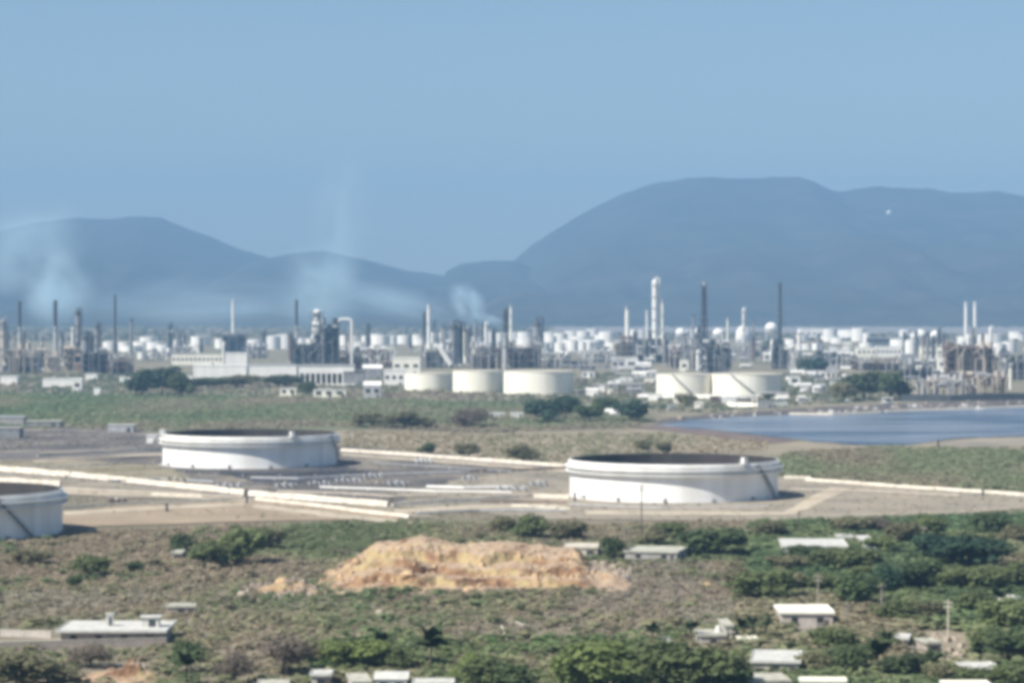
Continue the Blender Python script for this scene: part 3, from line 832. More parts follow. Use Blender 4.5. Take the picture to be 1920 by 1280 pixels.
# reactor head, bent pipe
l = G(595, 690); s = l.y / F
t = thing('reactor', 'pale reactor vessel with a dark cage on top, left of the dark tower frame', 'reactor', (l.x, l.y - 2, 0))
MB().cyl(0, 0, 0, 38, 4.5, 4.5, 14).build('skirt', DARK, t, True)
MB().lathe(0, 0, [(3, 38), (6, 43), (6, 52), (3.5, 57), (3.5, 60), (5, 62), (5, 66), (0.1, 68.5)], 16).build('vessel', WHITE, t, True)
mb = MB()
for z in (41, 50, 59, 64):
    mb.lathe(0, 0, [(6, z), (8, z), (8, z + .5), (6, z + .5)], 14, close=True)
for k in range(6):
    mb.box(7.8 * math.cos(k * 1.047), 7.8 * math.sin(k * 1.047), 38, .5, .5, 28)
mb.build('cage', DARK, t)
l = G(645, 692)
t = thing('bent_pipe', 'big white pipe bent over like a goalpost beside the reactor tower', 'pipe', (l.x, l.y, 0))
MB().pipe([(-13, 6, 30), (-11, 4, 50), (-4, 0, 57), (7, 0, 57), (9, 0, 55), (9, 0, 0)], 1.5, 10).build('pipe', WHITE, t, True)
MB().box(9, 2, 0, 2.2, 2.2, 30).box(-13, 6, 0, 3, 3, 30).build('support', GREYM, t)
l = G(833, 690)
t = thing('sloping_duct', 'fat white duct sloping down toward the dark drum towers', 'duct', (l.x, l.y - 4, 0))
MB().pipe([(-11, 0, 27), (-4, 0, 22), (8, 0, 4)], 3.4, 12).build('duct', WHITE, t, True)
for x, z in ((-9, 22), (6, 3)):
    MB().box(x, 0, 0, 1.2, 1.2, z).build('support', GREYM, t)

# ---------------------------------------------------------------- closed tanks
def closed_tank(px0, px1, ytop, ybase, label, m=WHITE, stair=None, group=None, n=40, roofm=None):
    l = G((px0 + px1) / 2, ybase); s = l.y / F
    r = (px1 - px0) * s / 2; h = (ybase - ytop) * s
    t = thing('storage_tank', label, 'storage tank', (l.x, l.y + r, 0), 0, group)
    hs = h * 0.95
    MB().lathe(0, 0, [(r, 0), (r, hs), (r * 1.012, hs), (r * 1.012, hs + .25), (r * .99, hs + .25)], n).build('shell', m, t, True)
    MB().lathe(0, 0, [(r, hs + .2), (r * .5, hs + (h - hs) * .65), (0.05, h)], n).build('roof', roofm or m, t, True)
    if stair is not None:
        mb = MB()
        a0 = math.radians(stair)
        for k in range(40):
            a = a0 + k / 40 * 0.75
            z = hs * (1 - k / 40)
            mb.box((r + .7) * math.cos(a), (r + .7) * math.sin(a), z - .2, 1.2, .5, .15, a)
            mb.box((r + 1.3) * math.cos(a), (r + 1.3) * math.sin(a), z - .4, .1, .6, 1.5, a)
        mb.build('stair', GREYM, t)
    return t
CT = closed_tank
RG = 'cream storage tanks before the refinery'
CT(757, 846, 699, 732, 'first cream storage tank from the left, partly behind the white block house', CREAM, None, RG, 56, CONC)
CT(848, 941, 694, 735, 'middle cream storage tank of the three below the drum towers', CREAM, None, RG, 56, CONC)
CT(944, 1076, 695, 739, 'third and widest cream storage tank, with a green tree before it', CREAM, None, RG, 56, CONC)
CT(1233, 1341, 700, 742, 'cream storage tank with a slanting stair, left of the right-hand pair', CREAM, -118, RG, 56, CONC)
CT(1338, 1472, 700, 743, 'cream storage tank with a slanting stair, right of the right-hand pair', CREAM, -120, RG, 56, CONC)
WG = 'white storage tanks on the far side of the refinery'
far_tanks = [
    (194, 216, 640, 657), (222, 243, 641, 657), (250, 278, 640, 655), (276, 306, 641, 656), (258, 271, 660, 673), (278, 292, 659, 672), (328, 341, 645, 656), (358, 376, 645, 658),
    (404, 426, 635, 650), (464, 490, 636, 657), (497, 522, 629, 655), (520, 548, 627, 654), (557, 572, 634, 648), (573, 588, 634, 648), (638, 656, 628, 648), (656, 670, 629, 648), (679, 688, 629, 648),
    (699, 727, 628, 655), (727, 742, 629, 648), (747, 768, 628, 645), (773, 793, 627, 644), (812, 841, 622, 640), (884, 902, 630, 648), (911, 928, 622, 650), (927, 944, 624, 648), (951, 974, 622, 637), (973, 996, 622, 638),
    (1020, 1042, 622, 640), (1041, 1062, 624, 642), (1022, 1040, 640, 658), (1042, 1058, 642, 660), (1062, 1084, 620, 636), (1084, 1104, 620, 638), (1066, 1082, 638, 660), (1086, 1098, 640, 662), (1102, 1122, 617, 632), (1099, 1110, 640, 656), (1126, 1152, 621, 643),
    (1475, 1499, 645, 661), (1503, 1521, 644, 656), (1546, 1570, 616, 633), (1576, 1602, 618, 634), (1601, 1624, 615, 640), (1620, 1631, 624, 646), (1690, 1708, 618, 631), (1843, 1884, 626, 650), (1864, 1884, 643, 670), (1884, 1906, 640, 660), (1902, 1926, 627, 639), (1840, 1856, 650, 668),
]
fx = random.Random(33)
for x0, x1, n in ((190, 420, 7), (540, 800, 8), (800, 1000, 6), (1010, 1170, 10), (1180, 1320, 7), (1480, 1640, 7), (1660, 1925, 9)):
    for k in range(n):
        px = x0 + (x1 - x0) * (k + fx.random()) / n; w_ = fx.uniform(16, 34); yb = fx.uniform(634, 662)
        far_tanks.append((px - w_ / 2, px + w_ / 2, yb - fx.uniform(10, 17), yb))
for a, c, y0, y1 in far_tanks:
    CT(a - (c - a) * .14, c + (c - a) * .14, y0, y1, relation((a + c) / 2, 'small white storage tank' if c - a < 21 else 'wide white storage tank'), WHITE, None, WG, 24)
CT(1698, 1720, 637, 676, 'tall white drum-like tank below two far white spheres', WHITE, None, None, 32)
l = G(1393, 640); s = l.y / F
t = thing('domed_tank', 'white tank with a domed top behind the white column by the dome', 'storage tank', (l.x, l.y, 0))
MB().cyl(0, 0, 0, 12 * s, 14 * s, 14 * s, 32).build('shell', WHITE, t, True)
MB().lathe(0, 0, [(14.2 * s, 12 * s), (13 * s, 18 * s), (9 * s, 25 * s), (4 * s, 29 * s), (.1, 31 * s)], 32).build('dome', WHITE, t, True)

def sphere_tank(px, yc, rpx, ybase, label):
    l = G(px, ybase); s = l.y / F; r = rpx * s; zc = (ybase - yc) * s
    t = thing('sphere_tank', label, 'sphere tank', (l.x, l.y, 0), 0, 'round white gas spheres')
    MB().sphere(0, 0, zc, r, 24, 14).build('sphere', WHITE, t, True)
    for k in range(8):
        a = k * math.pi / 4
        MB().cyl(r * .93 * math.cos(a), r * .93 * math.sin(a), 0, zc, r * .06, r * .06, 6).build('leg', LGREY, t)
    MB().lathe(0, 0, [(r * 1.01, zc - .4), (r * 1.1, zc - .4), (r * 1.1, zc), (r * 1.01, zc)], 24, close=True).build('walkway', LGREY, t)
    return t
sphere_tank(1276, 625, 10, 642, 'white gas sphere left of the big dark flare tower')
sphere_tank(1309, 622, 8, 638, 'small white gas sphere touching the flare tower')
sphere_tank(1347, 626, 11, 644, 'white gas sphere right of the big dark flare tower')
sphere_tank(1446, 616, 12, 645, 'brightest white gas sphere just left of the solitary dark chimney')
sphere_tank(1725, 629, 12, 648, 'left white gas sphere above the tall white drum')
sphere_tank(1755, 631, 12, 648, 'right white gas sphere above the tall white drum')

# ---------------------------------------------------------------- buildings
def building(px0, px1, ytop, ybase, label, wm=WHITE, rm=ROOFP, nwin=0, depth=None, rz=0.0, cat='building', name='building', gable=False, door=True, group=None, over=0.4):
    l = G((px0 + px1) / 2, ybase); s = l.y / F
    w = (px1 - px0) * s; h = max(2.2, (ybase - ytop) * s); d = depth or min(max(w * .5, 6), 26)
    t = thing(name, label, cat, (l.x, l.y + d / 2, 0), rz, group)
    MB().box(0, 0, 0, w, d, h).build('wall', wm, t)
    if gable:
        rh = h * .3
        ww, dd = w / 2 + over, d / 2 + over
        vs = [(-ww, -dd, h), (ww, -dd, h), (ww, dd, h), (-ww, dd, h), (-ww, 0, h + rh), (ww, 0, h + rh)]
        MB().add(vs, [(0, 1, 5, 4), (2, 3, 4, 5), (1, 2, 5), (3, 0, 4), (3, 2, 1, 0)]).build('roof', rm, t)
    else:
        MB().box(0, 0, h + .003, w + 2 * over, d + 2 * over, max(.35, h * .06)).build('roof', rm, t)
    if nwin:
        ww = w / nwin
        hh = min(h * .42, 3.2)
        for k in range(nwin):
            x = -w / 2 + ww * (k + .5)
            f = MB().box(x, -d / 2 - .03, h * .42, ww * .55, .2, hh).build('window', GLASS, t)
            MB().box(x, -d / 2 - .08, h * .42 - .25, ww * .62, .3, .25).build('sill', CONC, f)
    if door:
        MB().box(w * .31, -d / 2 - .02, 0, min(2.4, w * .2), .16, min(h * .7, 2.6)).build('door', DARK, t)
    return t
B = building
B(362, 462, 686, 709, 'long white hall with a blocky tower at its right end', WHITE, WHITE, 0, 30)
B(420, 463, 663, 690, 'square white tower block rising behind the long white hall', WHITE, WHITE, 0, 22, door=False)
B(462, 556, 685, 706, 'lower white hall continuing right of the tower block', WHITE, LGREY, 0, 26, door=False)
B(322, 418, 664, 684, 'long pale building with a thin brown band behind the white hall', CREAM, ROOFP, 12, 20)
B(0, 32, 706, 721, 'white low building cut by the left edge', WHITE, WHITE, 0, 14)
B(80, 152, 710, 725, 'long white low building left of the dark green tree clump', WHITE, WHITE, 0, 14)
B(136, 153, 712, 734, 'white gable end stepping forward from the long low building', WHITE, WHITE, 1, 10)
B(160, 182, 701, 712, 'small white shed below the greenish column', WHITE, WHITE, 0, 9)
B(224, 250, 706, 717, 'small white shed at the left edge of the dark green trees', WHITE, WHITE, 0, 9)
B(176, 188, 726, 742, 'tiny white hut in the green before the left units', WHITE, ROOFP, 0, 6)
B(346, 362, 704, 716, 'tiny white shed just left of the long white hall', WHITE, WHITE, 0, 7)
B(644, 682, 698, 722, 'dark flat-roofed block right of the columned white hall', GREYM, DARK, 0, 16)
B(525, 555, 729, 742, 'small cream building below the columned white hall, left one', CREAM, WHITE, 2, 9)
B(588, 626, 731, 746, 'small cream building below the columned white hall, middle one', CREAM, WHITE, 2, 9)
B(626, 648, 732, 744, 'small cream building below the columned white hall, right one', CREAM, WHITE, 1, 8)
B(682, 714, 722, 746, 'pale grey building with a sloped roof left of the first cream tank', LGREY, WHITE, 2, 14, gable=True)
B(736, 788, 672, 700, 'white block house behind the first cream tank', CREAM, CREAM, 3, 22)
B(720, 758, 694, 722, 'small white building touching the first cream tank', WHITE, WHITE, 3, 12)
B(700, 741, 648, 672, 'pale slab building before the far white tanks', CREAM, ROOFP, 5, 18)
B(680, 716, 690, 712, 'grey gabled shed with white roof left of the white block house', GREYM, WHITE, 0, 12, gable=True)
B(1500, 1544, 617, 634, 'far pale flat roofs at the right of the solitary chimney', WHITE, WHITE, 4, 40)
B(1630, 1698, 634, 650, 'long dark shed in front of the far white tanks', DARK, LGREY, 0, 40, door=False)
B(1607, 1642, 652, 669, 'white two-tone building below the long dark shed', CREAM, WHITE, 4, 22)
B(1644, 1690, 650, 669, 'longer white building below the long dark shed, right one', WHITE, WHITE, 6, 22)
B(1560, 1594, 655, 670, 'white building left of the two-tone one', WHITE, WHITE, 3, 20)
B(1728, 1786, 650, 672, 'long cream building with two pale roof lines right of the tall drum', CREAM, ROOFP, 6, 20)
B(1760, 1790, 668, 697, 'white frame house with dark slots left of the brown furnace', WHITE, ROOFP, 3, 12)
B(1838, 1872, 630, 648, 'pinkish white hall right of the twin chimneys', WHITE, WHITE, 0, 24)
B(1275, 1291, 676, 696, 'small cream block on the roofline of the first stair tank', CREAM, CREAM, 1, 10)
B(1172, 1196, 672, 692, 'square white block left of the first stair tank', WHITE, WHITE, 1, 12)
B(1147, 1172, 672, 694, 'low white shed beside the square white block', LGREY, WHITE, 2, 12)
B(1480, 1500, 706, 724, 'white round-shouldered hut right of the second stair tank', WHITE, WHITE, 1, 8)
B(918, 946, 775, 783, 'small white-roofed hut in the scrub, left of a pair', WHITE, WHITE, 0, 8)
B(958, 980, 775, 783, 'small white-roofed hut in the scrub, right of a pair', WHITE, WHITE, 0, 8)
B(1008, 1026, 771, 779, 'tiny white hut before the green trees under the third cream tank', WHITE, WHITE, 0, 6)
B(-30, 44, 782, 797, 'pale grey shed at the left edge behind the grey yard', CONCG, LGREY, 0, 14, door=False)
B(-20, 36, 803, 822, 'second pale grey shed at the left edge, nearer', GREYM, CONCG, 0, 14, door=False)
B(48, 112, 790, 801, 'long low grey shed right of the left edge sheds', GREYM, ROOFP, 0, 12)
B(202, 250, 797, 810, 'light roofed low shed left behind the farther open tank', LGREY, ROOFW, 0, 10)
B(275, 293, 817, 831, 'small white box hut at the left side of the farther open tank', WHITE, WHITE, 0, 6)

# columned white hall
l = G(612, 722); s = l.y / F
t = thing('columned_hall', 'white hall with a row of open bays and white columns', 'hall', (l.x, l.y, 0))
W, HH = 104 * s, 37 * s
MB().box(0, 10, HH * .60, W, 20, HH * .4).build('upper_wall', WHITE, t)
MB().box(0, 10, HH + .003, W + 1.4, 21.4, .6).build('roof', LGREY, t)
MB().box(0, 14, 0, W * .98, 8, HH * .6 - .003).build('back_wall', DARK, t)
for k in range(11):
    MB().box(-W / 2 + .7 + (W - 1.4) * k / 10, .7, 0, 1.3, 1.3, HH * .6 - .003).build('column', WHITE, t)
MB().box(0, -.2, -.2, W + 2, 2.0, 1.6).build('plinth', WHITE, t)
# dark pyramid roof
l = G(1884, 700); s = l.y / F
t = thing('pyramid_house', 'dark pyramid-roofed building near the right edge', 'building', (l.x, l.y + 8, 0))
MB().box(0, 0, 0, 30 * s, 16, 24 * s).build('wall', GREYM, t)
MB().add([(-17 * s, -9, 24 * s), (17 * s, -9, 24 * s), (17 * s, 9, 24 * s), (-17 * s, 9, 24 * s), (0, 0, 52 * s)], [(0, 1, 4), (1, 2, 4), (2, 3, 4), (3, 0, 4), (3, 2, 1, 0)]).build('roof', DARK, t)

# clutter of the pipe yard and the shore: sheds, drums, racks
def drum(px, py, label, m=WHITE, k=1.0):
    l = G(px, py)
    t = thing('pressure_drum', label, 'drum', (l.x, l.y, 0), rnd.uniform(-.3, .3))
    MB().tube((-5 * k, 0, 2.6 * k), (5 * k, 0, 2.6 * k), 1.7 * k, 1.7 * k, 12).sphere(-5 * k, 0, 2.6 * k, 1.7 * k, 12, 6).sphere(5 * k, 0, 2.6 * k, 1.7 * k, 12, 6).build('vessel', m, t, True)
    for x in (-3 * k, 3 * k):
        MB().box(x, 0, 0, .9 * k, 2.6 * k, 1.4 * k).build('saddle', CONCG, t)
def rack(px, py, wpx, label, m=GREYM, h=8):
    l = G(px, py); s = l.y / F; w = wpx * s
    t = thing('pipe_rack', label, 'pipe rack', (l.x, l.y, 0), rnd.uniform(-.12, .12))
    n = max(3, int(w / 8))
    for k in range(n):
        x = -w / 2 + w * k / (n - 1)
        MB().box(x, -2.5, 0, .6, .6, h).box(x, 2.5, 0, .6, .6, h).box(x, 0, h, .6, 6.2, .6).build('frame', m, t)
    for k in range(4):
        MB().tube((-w / 2, -2 + 1.3 * k, h + 1.1), (w / 2, -2 + 1.3 * k, h + 1.1), .5, .5, 8).build('pipe', [LGREY, WHITE, TAN, GREYM][k], t, True)
cl = random.Random(5)
zones = [(1080, 1228, 650, 744, 60), (1476, 1600, 690, 745, 28), (1690, 1915, 660, 742, 36), (1250, 1500, 655, 694, 26), (1500, 1690, 645, 700, 20), (880, 1080, 655, 692, 8), (20, 240, 682, 700, 8), (560, 740, 676, 694, 6), (1080, 1300, 746, 782, 14), (1300, 1520, 750, 768, 12)]
SH = [('white', WHITE, WHITE), ('white', WHITE, WHITE), ('cream', CREAM, ROOFP), ('grey', GREYM, LGREY), ('pale grey', LGREY, ROOFW), ('brown', RUST, RUST)]
for x0, x1, y0, y1, n in zones:
    for k in range(n):
        px = cl.uniform(x0, x1); py = y0 + (y1 - y0) * cl.random()
        q = cl.random()
        if q < .62:
            nm, wmt, rmt = cl.choice(SH)
            wp = cl.uniform(10, 30); hp = cl.uniform(6, 13)
            B(px - wp / 2, px + wp / 2, py - hp, py, relation(px, f'small {nm} shed'), wmt, rmt, cl.choice((0, 0, 2, 3)), None, cl.uniform(-.2, .2), 'shed', 'shed', gable=cl.random() < .4)
        elif q < .8:
            drum(px, py, relation(px, 'white pressure drum'), WHITE, cl.uniform(.8, 1.3))
        else:
            rack(px, py, cl.uniform(30, 70), relation(px, 'low pipe rack'), cl.choice((GREYM, RUST, LGREY)), cl.uniform(4, 9))

# shore line huts, boats and the dark quay
bund([(1226, 746), (1360, 748), (1480, 747)], 3.5, 3, 'cream low wall under the two stair tanks', CREAM)
bund([(1365, 762), (1420, 763), (1475, 761)], 3.5, 4, 'cream wall piece nearer the lagoon below the second stair tank', CREAM)
bund([(1690, 752), (1780, 752), (1960, 748)], 5.5, 5, 'dark quay wall along the lagoon below the brown furnace', DARK, 'quay_wall')
def boat(px, py, lpx, label, m=WHITE):
    l = G(px, py); s = l.y / F; L = lpx * s
    t = thing('boat', label, 'boat', (l.x, l.y, .4), rnd.uniform(-.25, .25), 'pale boats drawn up along the lagoon shore')
    w = L * .13
    vs = []
    for x, hw, z in ((-.5, .75, 1.0), (-.2, 1, .9), (.2, .95, 1.0), (.42, .45, 1.25), (.52, .04, 1.5)):
        vs += [(x * L, -hw * w, z), (x * L, -hw * w * .6, 0), (x * L, hw * w * .6, 0), (x * L, hw * w, z)]
    fs = []
    for i in range(4):
        a = i * 4
        fs += [(a + j, a + j + 1, a + j + 5, a + j + 4) for j in range(3)]
        fs.append((a + 3, a, a + 4, a + 7))
    fs += [(0, 3, 2, 1), (16, 17, 18, 19)]
    MB().add(vs, fs).build('hull', m, t)
    MB().box(-.12 * L, 0, .9, L * .28, w * 1.3, 1.5).build('cabin', m, t)
boat(1590, 754, 14, 'small white boat on the shore below the grey-green thicket')
boat(1662, 758, 22, 'brightest white boat on the shore right of the thicket')
boat(1718, 765, 28, 'long pale boat at the water edge below the quay')
boat(1812, 764, 28, 'white boat in the water in front of the dark quay')
boat(1836, 768, 18, 'small white boat close behind the one before the quay')
boat(1562, 776, 30, 'long pale boat at the water edge left of the others')
B(1655, 1674, 746, 757, 'little pale hut on the shore behind the brightest boat', LGREY, WHITE, 1, 6, name='hut', cat='hut')
bund([(1480, 777), (1560, 778), (1650, 774)], 1.2, 3, 'pale shore bank along the left part of the lagoon', CONC, 'shore_bank', 'bank')
bund([(1660, 772), (1780, 768), (1940, 762)], 1.2, 3, 'pale shore bank along the right part of the lagoon', CONC, 'shore_bank', 'bank')

# ---------------------------------------------------------------- vegetation
def leaf_cloud(n, lobes, size, r=None, elong=1.0, up=0.0):
    """n leaf sprays on and inside a set of lobes: (k,3) verts as quads"""
    r = r or rng
    L = np.array(lobes)
    wgt = L[:, 3] ** 2; wgt = wgt / wgt.sum()
    li = r.choice(len(L), n, p=wgt)
    d = r.normal(size=(n, 3)); d /= np.linalg.norm(d, axis=1)[:, None]
    rad = L[li, 3] * (0.55 + 0.55 * r.random(n) ** 0.6)
    c = L[li, :3] + d * rad[:, None] * np.array([1, 1, 0.85])
    nrm = d + r.normal(size=(n, 3)) * 0.55 + np.array([0, 0, up])
    nrm /= np.linalg.norm(nrm, axis=1)[:, None]
    a = np.cross(nrm, r.normal(size=(n, 3))); a /= np.linalg.norm(a, axis=1)[:, None]
    b2 = np.cross(nrm, a)
    s = size * (0.6 + 0.8 * r.random(n))[:, None]
    sa, sb = a * s * elong, b2 * s / elong
    v = np.stack([c - sa * .5, c - sb * .45 + sa * .1, c + sa * .55, c + sb * .5 - sa * .05], 1)
    return v.reshape(-1, 3)

def mesh_np(name, v, q, m, col=None):
    me = bpy.data.meshes.new(name)
    nv, nf = len(v), len(q)
    k = q.shape[1]
    me.vertices.add(nv); me.loops.add(nf * k); me.polygons.add(nf)
    me.vertices.foreach_set('co', v.astype(np.float32).ravel())
    me.loops.foreach_set('vertex_index', q.astype(np.int32).ravel())
    me.polygons.foreach_set('loop_start', np.arange(0, nf * k, k, dtype=np.int32))
    me.update(calc_edges=True)
    me.validate()
    if col is not None:
        at = me.color_attributes.new('tint', 'FLOAT_COLOR', 'POINT')
        at.data.foreach_set('color', np.c_[col, np.ones(len(col))].astype(np.float32).ravel())
    me.materials.append(m)
    return me

def crown_lobes(r, n, w=1.0, h=1.0):
    out = []
    for k in range(n):
        a = r.random() * 6.283; q = math.sqrt(r.random()) * .68
        z = r.uniform(.35, .82)
        out.append((math.cos(a) * q * w * .5, math.sin(a) * q * w * .5, z * h, r.uniform(.15, .26)))
    return out

CROWN, TRUNK = {}, []
for i in range(5):
    r = np.random.default_rng(100 + i)
    v = leaf_cloud(1500, crown_lobes(r, 15), 0.085, r, 1.0, .8)
    CROWN[i] = (v, np.arange(len(v)).reshape(-1, 4))
for i in range(3):
    mb = MB()
    r = random.Random(40 + i)
    mb.tube((0, 0, -.02), (r.uniform(-.03, .03), 0, .35), .035, .025, 7)
    for k in range(6):
        a = k * 1.05 + r.random()
        mb.tube((0, 0, .22 + .03 * k), (math.cos(a) * .3, math.sin(a) * .3, .5 + .06 * k), .016, .006, 5)
    TRUNK.append(mb.build('trunk', BARK))
CM = {}
def crown_mesh(i, kind):
    if (i, kind) not in CM:
        v, q = CROWN[i]
        if kind == 'dry':
            r = np.random.default_rng(300 + i)
            v = leaf_cloud(900, crown_lobes(r, 13), 0.075, r, 2.4)
            q = np.arange(len(v)).reshape(-1, 4)
        CM[(i, kind)] = mesh_np('crown', v, q, LEAF[kind])
    return CM[(i, kind)]

tk = [0]
def tree(px, py, hpx, wpx, kind, label, group, name='tree', cat='tree'):
    l = G(px, py); s = l.y / F
    i = tk[0]; tk[0] += 1
    t = thing(name, label, cat, (l.x, l.y, 0), (i * 2.39996) % 6.283, group)
    h, w = hpx * s, wpx * s
    c = bpy.data.objects.new('crown', crown_mesh(i % 5, kind)); COL.objects.link(c); c.parent = t
    k = 1.28 if group == GR else 1.12
    c.scale = (w * k, w * k, h * (1.1 if group == GR else 1.0))
    tr = bpy.data.objects.new('trunk', TRUNK[i % 3].data); COL.objects.link(tr); tr.parent = t
    tr.scale = (max(h, w) * .8, max(h, w) * .8, h)
    return t

